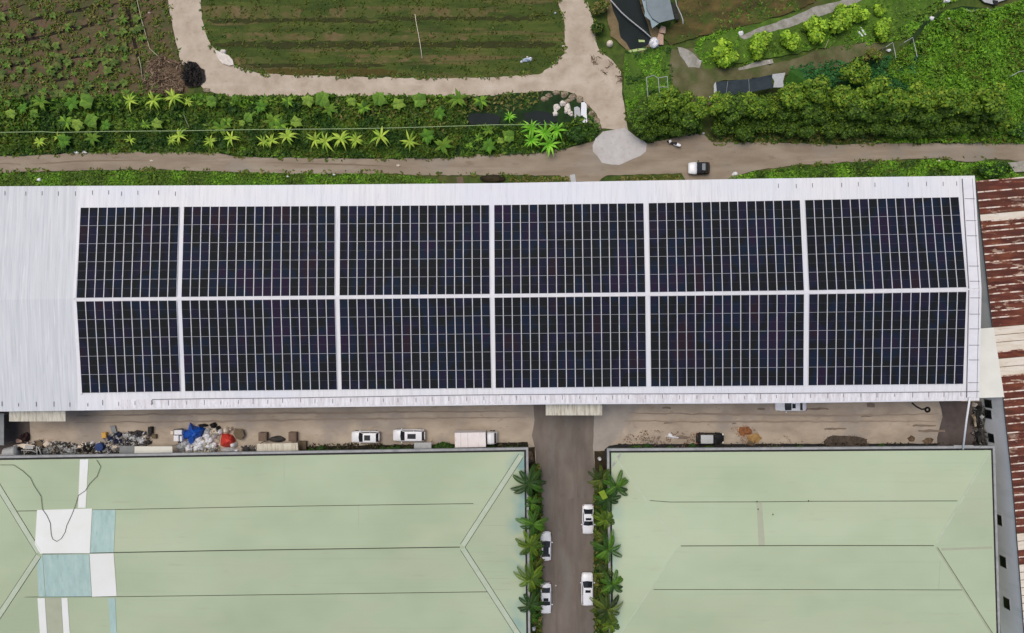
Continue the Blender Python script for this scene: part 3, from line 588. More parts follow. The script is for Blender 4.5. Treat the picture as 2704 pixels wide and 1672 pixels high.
# (its trees follow below)
def fill(name, poly, dens, size, cols, z0, z1, label, seed):
    o = cover(name, poly, dens, size, cols, 1.0, label, 'foliage', seed=seed, tilt=0.9); me = o.data
    n = len(me.vertices); co = np.empty(n * 3, np.float32); me.vertices.foreach_get('co', co); co = co.reshape(-1, 3)
    r = np.random.default_rng(seed + 1); up = np.repeat(r.uniform(z0, z1, n // 4), 4); k = (CAMH - up) / CAMH   # lifted leaves keep their place over the hedge
    co[:, 0] *= k; co[:, 1] *= k; co[:, 2] += up; me.vertices.foreach_set('co', co.ravel()); me.update(); return o
HF = [gc(66, 94, 22), gc(56, 84, 20), gc(80, 104, 28), gc(46, 72, 18)]
fill('hedge_foliage', [(1885, 262), (2080, 248), (2450, 240), (2640, 262), (2660, 300), (1885, 300)], 26, 0.24, HF + [gc(104, 124, 32)], 2.4, 3.8, 'loose leafy growth knitting the upper hedge rows together', 71)
fill('hedge_foliage', [(1880, 295), (2660, 295), (2680, 350), (1880, 352)], 26, 0.22, HF, 0.9, 2.2, 'loose leafy growth knitting the lower hedge rows together', 73)
fill('clump_foliage', [(1690, 262), (1840, 256), (1858, 318), (1830, 340), (1716, 362), (1680, 330)], 26, 0.22, HF, 0.9, 2.6, 'loose leafy growth in the square tree clump by the junction', 75)
# long hedge of trees: three staggered rows, tallest at the back
H1 = [gc(74, 108, 26), gc(62, 96, 24), gc(90, 120, 30), gc(50, 82, 20), gc(100, 120, 34)]
H2 = [gc(54, 82, 22), gc(46, 74, 20), gc(66, 90, 28), gc(40, 64, 18)]
back = [make_tree('hedge_tree', 'leafy yellow green tree in the tall back row of the long hedge', 'tree', 'back row of the long hedge', 1.6, 1.6, 1.5, 4.2, 2600, 0.25, H1, 14, 30 + i) for i in range(4)]
mid = [make_tree('hedge_tree', 'dark olive tree in the middle row of the long hedge', 'tree', 'middle row of the long hedge', 1.55, 1.55, 1.3, 3.0, 2400, 0.24, H2 + H1[:1], 10, 40 + i) for i in range(3)]
front = [make_tree('hedge_shrub', 'low dark shrub in the roadside row of the long hedge', 'shrub', 'roadside row of the long hedge', 1.4, 1.3, 0.95, 1.5, 2000, 0.22, H2, 13, 50 + i) for i in range(3)]
ub, um, uf = set(), set(), set()
rd = random.Random(5); k = 0
for x in range(1895, 2630, 37):
    yb = 254 + 7 * math.sin(x / 60) + (x - 2400) * 0.10 * (x > 2400)
    p = at(x + rd.uniform(-9, 9), yb + (16 if x < 2080 else 0) + rd.uniform(-8, 10), 4.2); place(back, ub, k * 3 + k // 5, (p.x, p.y, 0), rd.uniform(0, 6.28), rd.uniform(0.8, 1.3) * (0.8 if x < 2080 else 1))
    p = at(x + 18 + rd.uniform(-10, 10), 293 + rd.uniform(-10, 12), 3.0); place(mid, um, k * 2 + k // 4, (p.x, p.y, 0), rd.uniform(0, 6.28), rd.uniform(0.85, 1.3))
    p = at(x + rd.uniform(-8, 8), 332 + rd.uniform(-10, 10), 1.5); place(front, uf, k * 2 + k // 3, (p.x, p.y, 0), rd.uniform(0, 6.28), rd.uniform(0.95, 1.35))
    k += 1
for i, (x, y, rrow) in enumerate([(1735, 268, 0), (1775, 262, 0), (1815, 268, 0), (1845, 285, 0), (1700, 290, 1), (1740, 300, 1), (1785, 305, 1), (1828, 315, 1), (1695, 328, 1), (1735, 340, 2), (1780, 340, 2), (1820, 335, 2), (1688, 305, 1), (1712, 348, 2), (1800, 338, 2), (1690, 332, 2), (1836, 332, 2)]):
    pr, us, h = ((back, ub, 4.2), (mid, um, 3.0), (front, uf, 1.5))[rrow]
    p = at(x, y, h); o = place(pr, us, i + 1, (p.x, p.y, 0), i * 1.3, 0.95 + 0.1 * math.sin(i * 2.1), ['leafy tree at the top of the square clump right of the sandy junction', 'dark tree in the middle of the square clump right of the junction', 'low shrub at the foot of the square clump by the road'][rrow], ['top of the square tree clump', 'middle of the square tree clump', 'foot of the square tree clump'][rrow])

# round lime shrubs along the concrete path
lime = [make_tree('round_shrub', 'x', 'shrub', None, 1.6, 1.5, 1.15, 1.3, 3000, 0.3, LM, 10, 60 + i, 0.06) for i in range(3)]
ul = set()
for i, (x, y, s, lb) in enumerate([(1915, 142, 1.2, 'lime green shrub at the lower left end of the row, widest and looser'), (2012, 122, 1.15, 'second round lime shrub from the left, below the concrete path'), (2085, 104, 0.95, 'third round lime shrub from the left, nearly circular'), (2152, 78, 1.15, 'fourth round lime shrub, bulging to its left'),
        (2214, 48, 1.2, 'fifth and biggest round lime shrub of the row'), (2268, 38, 0.95, 'sixth round lime shrub, left of the pair of white boards'), (2328, 22, 0.55, 'small pointed lime shrub at the upper right end of the row'), (2338, 78, 0.95, 'paler fuzzy shrub standing apart below the end of the row')]):
    p = at(x, y, 1.3); place(lime, ul, i, (p.x, p.y, 0), i * 1.1, s, lb, 'round lime shrubs beside the concrete path')
big = [('dark_bush', 2622, 447, 2.3, 1.2, 1.3, DK + BR[:1], 'large dark green bush at the corner of the rusty roof', 2600),
       ('broad_tree', 2262, 195, 2.4, 2.2, 2.6, H1 + DK[:1], 'olive green tree standing alone above the long hedge', 2600),
       ('broad_tree', 2300, 150, 1.3, 1.1, 1.6, OL + H1[:1], 'small pale olive tree above the lone broad tree', 1000),
       ('dark_bush', 2690, 345, 1.5, 1.2, 1.3, DK + BR[:1], 'dark green bush at the right end of the long hedge', 1200),
       ('dark_bush', 2650, 320, 1.4, 1.3, 1.5, H1 + BR[:1], 'lighter bush beside the right end of the long hedge', 1200),
       ('dark_bush', 2500, 435, 1.4, 0.7, 0.5, BR, 'bright low bush on the verge left of the large dark bush', 900),
       ('dark_bush', 1578, 75, 1.1, 1.5, 1.2, DK + OL[:1], 'dark weedy bush between the sandy path and the pond', 1100),
       ('dark_bush', 1582, 20, 1.2, 1.4, 1.2, OL + DK[:1], 'brownish bush at the top edge between path and pond', 1000),
       ('dark_bush', 1172, 1181, 1.5, 0.7, 0.9, DK, 'dark bush in front of the white box truck', 900),
       ('dark_bush', 1520, 350, 1.9, 1.3, 1.2, DK, 'dark bush below the two white slabs', 1300)]
for i, (nm, x, y, rx, ry, h, cl, lb, nn) in enumerate(big):
    t = make_tree(nm, lb, 'tree' if 'tree' in nm else 'bush', None, rx, ry, min(h * 0.7, 1.4), h, nn, 0.28, cl, 9, 80 + i); p = at(x, y, h); t.location = (p.x, p.y, 0)
low = [make_tree('low_shrub', 'x', 'shrub', None, 0.9, 0.5, 0.5, 0.6, 500, 0.2, DK, 6, 95 + i, 0.04) for i in range(2)]
us = set(); i = 0
for x, y in [(820, 1192), (850, 1190), (885, 1193), (1010, 1190), (1030, 1188), (1052, 1188), (1075, 1187), (1150, 1188), (1195, 1190), (1230, 1190), (1262, 1189), (1300, 1188), (1345, 1185), (1365, 1188), (1680, 1184), (1710, 1182), (1770, 1184), (1830, 1184), (1870, 1184), (2050, 1186), (2110, 1184), (2330, 1184), (2390, 1184)]:
    p = at(x, y, 0.6); place(low, us, i, (p.x, p.y, 0), 0.1 * math.sin(i * 3), 1.0 + 0.2 * math.sin(i * 1.9), 'dark low shrub against the green roofed building' if x < 1400 else 'dark low shrub against the right green roofed building', 'low shrubs along the left green roof' if x < 1400 else 'low shrubs along the right green roof'); i += 1

# plants with long arching leaves
def strap_leaves(name, n, L, wd, cols, seed, rise=0.5, droop=1.0, lift=0.0, fold=0.12, jag=0.0, seg=5):
    r = np.random.default_rng(seed); V = []; C = []
    for i in range(n):
        a = 2 * math.pi * i / n + r.uniform(-0.25, 0.25); l = L * r.uniform(0.7, 1.15); up = rise * r.uniform(0.6, 1.3); col = palette(cols, 1, r, 0.2)[0]
        d = np.array([math.cos(a), math.sin(a), 0]); s = np.array([-math.sin(a), math.cos(a), 0]); bend = r.uniform(-0.25, 0.25)
        pts = []
        for k in range(seg + 1):
            t = k / seg; c = d * l * t + s * bend * l * t * t + np.array([0, 0, lift + up * l * math.sin(t * 2.2) * 0.6 - droop * l * t * t * 0.35])
            wk = wd * (0.35 + 1.1 * math.sin(math.pi * min(t * 0.9 + 0.08, 1))) * (1 - t ** 3) * (1 + (jag * ((k % 2) - 0.5)))
            pts.append((c - s * wk / 2 + np.array([0, 0, -fold * wk]), c, c + s * wk / 2 + np.array([0, 0, -fold * wk])))
        for k in range(seg):
            (a0, b0, c0), (a1, b1, c1) = pts[k], pts[k + 1]
            V += [a0, b0, b1, a1, b0, c0, c1, b1]; C += [col * r.uniform(0.85, 1.1), col * r.uniform(0.75, 1.0)]
    return raw_mesh(name, np.array(V), 4, np.clip(np.array(C), 0, 1))

def make_plant(name, cat, n, L, wd, h, cols, seed, **kw):
    root = empty(name, (0, 0, 0), 'x', cat)
    t = MB(); t.tube([(0, 0, 0), (0.02, 0, h)], 0.06, 6, r2=0.04); t.build('stem', M['bark'], root, smooth=True)
    o = bpy.data.objects.new('leaf_crown', strap_leaves(name + '_leaves', n, L, wd, cols, seed, **kw)); COL.objects.link(o); o.parent = root; o.location = (0, 0, h)
    return root
star = [make_plant('star_plant', 'plant', 8 + i, 1.45, 0.19, 1.3, YG, 200 + i) for i in range(4)]
ust = set()
for i, (x, y, s) in enumerate([(340, 369, 0.8), (456, 366, 0.7), (478, 367, 1.1), (551, 369, 0.95), (617, 369, 1.0), (690, 372, 0.85), (724, 370, 0.95), (758, 368, 1.15), (826, 368, 1.2), (866, 368, 1.15), (900, 376, 1.25), (940, 364, 1.2), (1006, 369, 1.2), (1079, 367, 1.15), (158, 364, 0.7), (104, 379, 0.75), (400, 262, 1.2), (352, 265, 1.1), (455, 262, 1.1), (500, 268, 0.9)]):
    p = at(x, y, 1.3 * s); top = y < 300; s *= 0.85 + 0.3 * abs(math.sin(i * 4.3))
    o = place(star, ust, i, (p.x, p.y, 0), i * 0.7, s, 'star shaped pale green plant in the roadside row of the bank' if not top else 'star shaped plant at the upper edge of the bank', 'star plants in a row above the road' if not top else 'star plants on the upper edge of the bank')
    o.rotation_euler = (0.22 * math.sin(i * 2.3), 0.22 * math.cos(i * 3.1), i * 0.7)
ban = [make_plant('broadleaf_plant', 'plant', [6, 9, 8, 11, 7][i], [1.2, 1.0, 1.3, 1.1, 0.9][i], [0.7, 0.4, 0.3, 0.24, 0.5][i], 0.9, [[gc(82, 118, 42), gc(68, 104, 36)], [gc(72, 116, 30), gc(58, 98, 28)], [gc(62, 100, 28), gc(80, 112, 34)], [gc(92, 130, 36), gc(54, 88, 28)], [gc(98, 128, 50), gc(70, 100, 36)]][i], 220 + i, fold=0.2) for i in range(5)]
ubn = set()
BP = [(20, 275), (60, 285), (110, 270), (175, 322), (205, 330), (240, 318), (280, 332), (350, 335), (385, 330), (412, 326), (230, 268), (190, 272), (585, 338), (600, 322), (640, 325), (655, 310), (690, 282), (720, 320), (740, 330), (780, 322), (560, 268), (620, 262), (700, 264), (760, 268), (815, 266), (850, 262), (170, 372), (245, 365), (1265, 365), (1320, 372), (1345, 360), (1290, 385), (1210, 262), (1270, 268), (30, 300), (90, 300), (535, 262), (870, 290), (960, 285), (1050, 275), (1110, 265), (1160, 300), (1290, 345), (1240, 385), (930, 268), (1000, 262), (1130, 360), (1170, 385)]
for i, (x, y) in enumerate(BP):
    s = 0.65 + 0.75 * abs(math.sin(i * 2.7)); p = at(x, y, 0.9 * s)
    place(ban, ubn, i, (p.x, p.y, 0), i * 1.9, s, 'broad leaved green plant growing on the bank above the road', 'broadleaf plants on the bank')
reed = [make_plant('reed_plant', 'plant', 13, 1.9, 0.22, 1.2, [gc(96, 158, 38), gc(80, 142, 34), gc(112, 170, 52)], 240 + i, rise=0.9) for i in range(2)]
ur = set()
for i, (x, y, s, lb) in enumerate([(1402, 340, 0.95, 'tall bright reed plant, upper left of the clump left of the apron'), (1440, 352, 1.05, 'tall bright reed plant in the middle of the clump'), (1470, 345, 0.95, 'tall bright reed plant, upper right of the clump'), (1450, 382, 1.1, 'tall bright reed plant, lowest of the clump'), (1404, 372, 0.9, 'tall bright reed plant, lower left of the clump'), (1345, 310, 0.6, 'small reed plant beside the first ditch pool')]):
    p = at(x, y, 1.2 * s); place(reed, ur, i, (p.x, p.y, 0), i * 0.8, s, lb, 'bright reed plants left of the concrete apron')
crop = [make_plant('crop_plant', 'crop plant', [6, 8, 9, 7][i], 0.55, [0.26, 0.16, 0.13, 0.2][i], 0.25, [[gc(66, 92, 34), gc(78, 100, 44)], [gc(58, 82, 30), gc(86, 104, 46)], [gc(62, 98, 28), gc(92, 106, 50)], [gc(50, 74, 28), gc(70, 86, 38)]][i], 260 + i) for i in range(4)]
uc = set(); i = 0; rd = random.Random(11)
rows = [lambda x: 20 + (330 - x) * 0.06, lambda x: 48 + (330 - x) * 0.13, lambda x: 82 + (330 - x) * 0.16, lambda x: 118 + (330 - x) * 0.14, lambda x: 152 + (330 - x) * 0.10, lambda x: 184 + (330 - x) * 0.05, lambda x: 216 + (330 - x) * 0.04, lambda x: 244]
for ri, fy in enumerate(rows):
    x = rd.uniform(0, 15)
    while x < 340:
        y = fy(x) + rd.uniform(-7, 7) + 5; s = rd.uniform(0.6, 1.9)
        if rd.random() < 0.78 and not (ri == 0 and 150 < x < 250):
            p = at(x, y, 0.25); place(crop, uc, i, (p.x, p.y, 0), rd.uniform(0, 6), s, 'leafy crop plant in a row of the brown field', 'crop plants in the brown field'); i += 1
        x += rd.uniform(17, 30)
for (x, y) in [(355, 20), (362, 50), (370, 75), (378, 100), (356, 80), (410, 225), (395, 205)]:
    p = at(x, y, 0.25); place(crop, uc, i, (p.x, p.y, 0), i, 1.6, 'leafy crop plant beside the trench and pale line', 'crop plants beside the trench'); i += 1

# palms along the lane
def frond_mesh(name, n, L, cols, seed):
    r = np.random.default_rng(seed); V = []; C = []
    for i in range(n):
        a = 2 * math.pi * i / n * 1.0 + r.uniform(-0.3, 0.3); l = L * r.uniform(0.75, 1.12); up = r.uniform(0.1, 0.75)
        d = np.array([math.cos(a), math.sin(a), 0]); s = np.array([-math.sin(a), math.cos(a), 0]); bend = r.uniform(-0.2, 0.2); col = palette(cols, 1, r, 0.25)[0]
        def c(t): return d * l * (t - 0.08 * t * t) + s * bend * l * t * t + np.array([0, 0, up * l * t - (0.35 + up) * l * t * t])
        K_ = 30
        for k in range(1, K_ + 1):
            t = k / K_; p = c(t); q = c(t - 0.02); tan = (p - q) / np.linalg.norm(p - q); ll = 0.46 * math.sin(math.pi * (0.12 + 0.82 * t)) ** 0.7 + 0.06
            for sg in (-1, 1):
                tip = p + s * sg * ll * 0.85 + tan * ll * 0.6 + np.array([0, 0, -ll * 0.35]); m = (p + tip) / 2; w_ = tan * 0.065
                V += [p, m + w_, tip, m - w_]; C.append(col * r.uniform(0.75, 1.2))
            if k < K_:
                p2 = c((k + 1) / K_); wv = s * 0.02; V += [p - wv, p2 - wv, p2 + wv, p + wv]; C.append(col * 0.9)
    return raw_mesh(name, np.array(V), 4, np.clip(np.array(C), 0, 1))
PC = [[gc(38, 70, 18), gc(22, 48, 14), gc(30, 56, 16)], [gc(56, 92, 20), gc(30, 60, 16), gc(44, 78, 18)], [gc(76, 98, 16), gc(50, 76, 16), gc(62, 88, 18)], [gc(46, 66, 18), gc(62, 78, 22), gc(34, 52, 14)]]
palm = []
for i in range(4):
    root = empty('palm_tree', (0, 0, 0), 'x', 'palm tree'); t = MB(); hh = 6.3
    t.tube([(0, 0, 0), (0.05, 0.03, hh * 0.5), (0, 0, hh)], 0.17, 8, r2=0.11); t.build('trunk', M['bark'], root, smooth=True)
    o = bpy.data.objects.new('frond_crown', frond_mesh('palm_fronds', 9 + i, 2.75, PC[i], 300 + i)); COL.objects.link(o); o.parent = root; o.location = (0, 0, hh)
    palm.append(root)
upm = set()
LP = [(1396, 1278, 0, 1.15, 'dark palm, topmost of the left row beside the lane'), (1404, 1330, 1, 0.75, 'small palm just below the topmost one of the left row'), (1408, 1385, 1, 1.0, 'palm with a bright heart in the left row above the first white car'), (1400, 1440, 2, 0.95, 'yellowish green palm beside the upper white car left of the lane'), (1403, 1462, 1, 0.7, 'small palm squeezed below the yellowish one left of the lane'), (1402, 1530, 2, 1.0, 'yellow green palm between the two white cars left of the lane'), (1410, 1500, 3, 0.65, 'small olive palm above the yellow green one left of the lane'), (1402, 1598, 0, 0.9, 'dark palm over the front of the lowest left hand car'), (1404, 1632, 1, 0.55, 'smallest palm at the bottom of the left row')]
RP = [(1588, 1268, 3, 0.85, 'palm at the top of the right row, nearest the lane corner'), (1628, 1285, 1, 1.0, 'palm at the top of the right row overhanging the roof'), (1606, 1318, 0, 0.95, 'dark palm below the top pair right of the lane'), (1600, 1372, 2, 0.8, 'yellowish palm beside the uppermost right hand car'), (1614, 1345, 3, 0.7, 'small olive palm next to the blue green roof stain'), (1604, 1452, 1, 1.05, 'wide spreading palm halfway down the right row'), (1596, 1420, 3, 0.7, 'small palm just above the wide spreading one'), (1602, 1512, 3, 0.75, 'olive palm beside the hood of the lowest right hand car'), (1618, 1545, 1, 0.9, 'bright tipped palm leaning over the roof near the lowest car'), (1604, 1610, 3, 1.05, 'olive palm below the lowest right hand car'), (1614, 1650, 2, 0.8, 'last palm of the right row at the picture bottom')]
for i, (x, y, kind, s, lb) in enumerate(LP + RP):
    p = at(x, y, 6.3 * min(s, 1.05)); o = palm[kind] if kind not in upm else copy_tree(palm[kind]); upm.add(kind)
    o.location = (p.x, p.y, 0); o.rotation_euler = (0, 0, i * 0.9); o.scale = (s * .9, s * .9, min(s, 1.05)); o['label'] = lb; o['group'] = 'palms left of the lane' if i < len(LP) else 'palms right of the lane'

# ---------------------------------------------------------------- white warehouse with the solar roof
ZE, ZR = 7.4, 8.55
TOPY = [(-400, 495), (0, 492), (700, 489), (1300, 484), (2004, 472), (2574, 464)]
RIDY = [(-400, 795), (199, 790), (473, 787.5), (890, 784), (1299, 781), (1709, 776), (2129, 770), (2592, 764)]
BOTY = [(-400, 1090), (0, 1087), (302, 1083), (650, 1078), (1450, 1068), (2050, 1065), (2586, 1058)]
def roof_z(px, py):
    r_ = interp(RIDY, px)
    t = (r_ - py) / (r_ - interp(TOPY, px)) if py < r_ else (py - r_) / (interp(BOTY, px) - r_)
    return ZR - (ZR - ZE) * t
def rw(px, py, dz=0.0): return at(px, py, roof_z(px, py) + dz)
def xr(t): return 2574 + (2592 - 2574) * t if t <= 1 else 2592 + (2586 - 2592) * (t - 1)      # right edge, t 0 top .. 1 ridge .. 2 bottom
wh = empty('warehouse', (0, 0, 0), 'long white corrugated roof warehouse carrying the solar arrays', 'warehouse')
mb = MB(); cols = [-400 + 605 * i / 10 for i in range(11)] + [205 + (2574 - 205) * i / 30 for i in range(1, 31)]; cuts = [0, 0.33, 0.66, 1, 1.33, 1.66, 2]
def rgrid(ci, t):
    x = cols[ci]
    if ci >= 39: x = cols[ci] + (xr(t) - 2574) * (1 if ci == 40 else 0.3)
    y = interp(TOPY, x) + (interp(RIDY, x) - interp(TOPY, x)) * t if t <= 1 else interp(RIDY, x) + (interp(BOTY, x) - interp(RIDY, x)) * (t - 1)
    return at(x, y, ZE + (ZR - ZE) * (t if t <= 1 else 2 - t))
for a in range(40):
    for t0, t1 in zip(cuts, cuts[1:]):
        q = [rgrid(a, t1), rgrid(a + 1, t1), rgrid(a + 1, t0), rgrid(a, t0)]; mb.quad(q, 1 if cols[a + 1] < 206 else 0)
mb.build('roof', [M['white_roof'], M['white_old']], wh)
mb = MB()   # fascia round the edge
ring = [rgrid(a, 0) for a in range(41)] + [rgrid(40, t) for t in cuts[1:]] + [rgrid(a, 2) for a in range(39, -1, -1)] + [rgrid(0, t) for t in cuts[-2:0:-1]]
for a, b in zip(ring, ring[1:] + ring[:1]): mb.quad([a, b, b - Vector((0, 0, 0.35)), a - Vector((0, 0, 0.35))])
mb.build('fascia', M['flash'], wh)
c0, c1, c2, c3 = at(-380, 505, 7.4), at(2560, 478, 7.4), at(2572, 1046, 7.4), at(-380, 1078, 7.4)
mb = MB()
for a, b in ((c0, c1), (c1, c2), (c2, c3), (c3, c0)): mb.quad([a, b, Vector((b.x, b.y, 0)), Vector((a.x, a.y, 0))])
mb.build('wall', M['wall'], wh)
def roof_strip(name, pts_l, pts_r, dz, mat, lab=None):
    """raised strip on the roof between two pixel polylines"""
    mb = MB(); L = [rw(x, y, dz) for x, y in pts_l]; Q = [rw(x, y, dz) for x, y in pts_r]
    for i in range(len(L) - 1):
        mb.prism([L[i], L[i + 1], Q[i + 1], Q[i]], dz * 0.9)
    o = mb.build(name, mat, wh)
    if lab: o['label'] = lab
    return o
xs = [199, 473, 890, 1299, 1709, 2129, 2545]
roof_strip('ridge_cap', [(x, interp(RIDY, x) - 0.4) for x in xs], [(x, interp(RIDY, x) - 5) for x in xs], 0.05, M['flash'])
roof_strip('ridge_cap', [(x, interp(RIDY, x) + 5) for x in xs], [(x, interp(RIDY, x) + 0.4) for x in xs], 0.05, M['flash'])
roof_strip('array_edge_flashing', [(206, 548), (193, 787), ], [(213, 548), (200, 787)], 0.12, M['flash'])
roof_strip('array_edge_flashing', [(193, 793), (208, 1042)], [(201, 793), (216, 1042)], 0.12, M['flash'])
def edge_x(y, off): return (2574 + (2592 - 2574) * (y - 464) / 300 if y < 764 else 2592 - 6 * (y - 764) / 294) - off
for y0, y1 in ((472, 762), (766, 1050)):
    ys = [y0 + (y1 - y0) * i / 6 for i in range(7)]
    roof_strip('verge_flashing', [(edge_x(y, 32), y) for y in ys], [(edge_x(y, 2), y) for y in ys], 0.10, M['flash'])
    roof_strip('verge_seam', [(edge_x(y, 34), y) for y in ys], [(edge_x(y, 32.6), y) for y in ys], 0.11, M['seam'])
    roof_strip('verge_seam', [(edge_x(y, 7), y) for y in ys], [(edge_x(y, 6), y) for y in ys], 0.125, M['seam'])
for y in (524, 582, 622, 702, 742, 786, 829, 868, 911, 950, 1010):
    roof_strip('flashing_joint', [(edge_x(y, 30), y), (edge_x(y, 3), y)], [(edge_x(y, 30), y + 1.5), (edge_x(y, 3), y + 1.5)], 0.13, M['seam'])
# weathered sheet along the lower eave, with the conduit above it
xe = [-400, -100, 0, 302]
roof_strip('eave_sheet', [(x, interp(BOTY, x) - 3) for x in [302, 650, 1050, 1450, 2050, 2550]], [(x, interp(BOTY, x) - 27 + 3 * (x - 302) / 2300) for x in [302, 650, 1050, 1450, 2050, 2550]], 0.04, M['white_dirty'])
mb = MB(); mb.tube([rw(x, y, 0.16) for x, y in [(402, 1068), (402, 1055), (540, 1053), (760, 1051), (1000, 1047), (1240, 1043), (1500, 1041), (1780, 1040), (2004, 1039), (2300, 1037), (2585, 1034)]], 0.045, 6)
mb.build('conduit', M['seam'], wh)
rd = random.Random(3)
for x in [12, 67, 110, 153, 198, 243, 286, 320, 363, 418, 462] + [2055, 2102, 2145, 2222, 2266, 2310, 2398, 2446, 2490, 2526]:
    y = interp(TOPY, x) + 20 + rd.uniform(-2, 2); roof_strip('bracket', [(x, y - 6), (x + 1.4, y - 6)], [(x, y + 5), (x + 1.4, y + 5)], 0.05, M['seam'])
x = 4
while x < 2540:
    y = interp(BOTY, x) - 17 + rd.uniform(-2, 2); l = rd.uniform(3, 9)
    roof_strip('bracket', [(x, y - l), (x + 1.4, y - l)], [(x, y + 5), (x + 1.4, y + 5)], 0.07, M['seam']); x += 43 + rd.uniform(-5, 5)
# canopies below the lower eave
for (x0, x1, y0, y1, lb) in ((24, 173, 1070, 1113, 'weathered cream canopy sheet at the left under the white eave'), (1441, 1590, 1050, 1097, 'weathered cream canopy sheet over the lane entrance')):
    mb = MB(); z = 5.4; a, b, c, d = at(x0, y0, z + 0.6), at(x1, y0, z + 0.6), at(x1, y1, z), at(x0, y1, z); n = 28
    for i in range(n):
        p, q = a.lerp(b, i / n), a.lerp(b, (i + 1) / n); r_, s_ = d.lerp(c, (i + 1) / n), d.lerp(c, i / n); up = Vector((0, 0, 0.05 * (i % 2)))
        mb.quad([p + up, s_ + up, r_ + Vector((0, 0, 0.05)) - up, q + Vector((0, 0, 0.05)) - up])
    mb.build('canopy', M['canopy'], wh, label=lb)

# ---------------------------------------------------------------- solar arrays: twelve blocks of panels
PT = [(212, 548.5), (480, 546), (890, 544), (1300, 541.5), (1709, 536.5), (2120, 528.5), (2531, 520.5)]
P1 = [(200, 787), (473, 784.5), (890, 780.5), (1299, 776.5), (1709, 772), (2129, 767), (2552, 759)]
P2 = [(200, 796), (473, 793.5), (890, 790), (1299, 786), (1709, 782), (2133, 777), (2552, 770.5)]
PB = [(215, 1038), (488, 1033.5), (890, 1029), (1300, 1025), (1709, 1021), (2129, 1018), (2544, 1014)]
XT = [(212, 473.5), (485, 885), (897, 1292.5), (1304, 1700), (1712, 2113), (2125, 2532)]
XM = [(201, 466.5), (478, 884.5), (895.5, 1294), (1305, 1705), (1716, 2124), (2136, 2553)]
XB = [(215.5, 476.5), (488, 891), (901, 1298.5), (1308, 1707.5), (1718.5, 2122.5), (2134, 2544)]
NC = [11, 17, 17, 17, 17, 17]
PLACE = ['leftmost', 'second from left', 'third from left', 'third from right', 'second from right', 'rightmost']
for half in (0, 1):
    for bi in range(6):
        tl, tr = (XT, XM)[half][bi]; bl, br = (XM, XB)[half][bi]; ty = (PT, P2)[half]; by = (P1, PB)[half]; n = NC[bi]
        cc = rw((tl + tr + bl + br) / 4, (interp(ty, tl) + interp(by, bl)) / 2, 0.0)
        arr = empty('solar_array', cc, '%s solar array on the %s slope of the white roof' % (PLACE[bi], ('upper', 'lower')[half]), 'solar array', 'solar arrays on the white roof')
        def cell(u, v, dz):
            # straight lines between the block's corners keep every row true
            x0 = tl + (tr - tl) * u; x1 = bl + (br - bl) * u; x = x0 + (x1 - x0) * v
            y0 = interp(ty, x0); y1 = interp(by, x1); return rw(x, y0 + (y1 - y0) * v, dz)
        for c in range(n):
            for r_ in range(5):
                A, B, Cc, D = cell(c / n, (r_ + 1) / 5, 0.14), cell((c + 1) / n, (r_ + 1) / 5, 0.14), cell((c + 1) / n, r_ / 5, 0.14), cell(c / n, r_ / 5, 0.14)
                ux = (B - A).normalized(); uy = (D - A).normalized(); mb = MB()
                def inset(gx, gy, dz=0): z = Vector((0, 0, dz)); return [A + ux * gx + uy * gy + z, B - ux * gx + uy * gy + z, Cc - ux * gx - uy * gy + z, D + ux * gx - uy * gy + z]
                O = inset(0.012, 0.006); I = inset(0.055, 0.026); Gq = inset(0.055, 0.026, -0.004); Bt = inset(0.012, 0.006, -0.04)
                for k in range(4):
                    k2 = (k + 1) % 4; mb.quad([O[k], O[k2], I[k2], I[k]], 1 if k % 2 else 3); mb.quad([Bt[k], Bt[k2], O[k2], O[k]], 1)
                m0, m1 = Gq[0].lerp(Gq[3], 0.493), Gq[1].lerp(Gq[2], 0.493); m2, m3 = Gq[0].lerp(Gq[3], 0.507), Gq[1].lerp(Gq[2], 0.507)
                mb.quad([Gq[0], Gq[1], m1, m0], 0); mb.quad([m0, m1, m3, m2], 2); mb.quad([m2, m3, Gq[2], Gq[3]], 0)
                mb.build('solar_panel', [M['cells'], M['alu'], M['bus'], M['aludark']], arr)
        # mounting rails under the panels
        for r_ in range(5):
            for f in (0.25, 0.75):
                v = (r_ + f) / 5; mb = MB(); mb.tube([cell(0.0, v, 0.06), cell(0.5, v, 0.06), cell(1.0, v, 0.06)], 0.03, 4); mb.build('mounting_rail', M['alu'], arr)

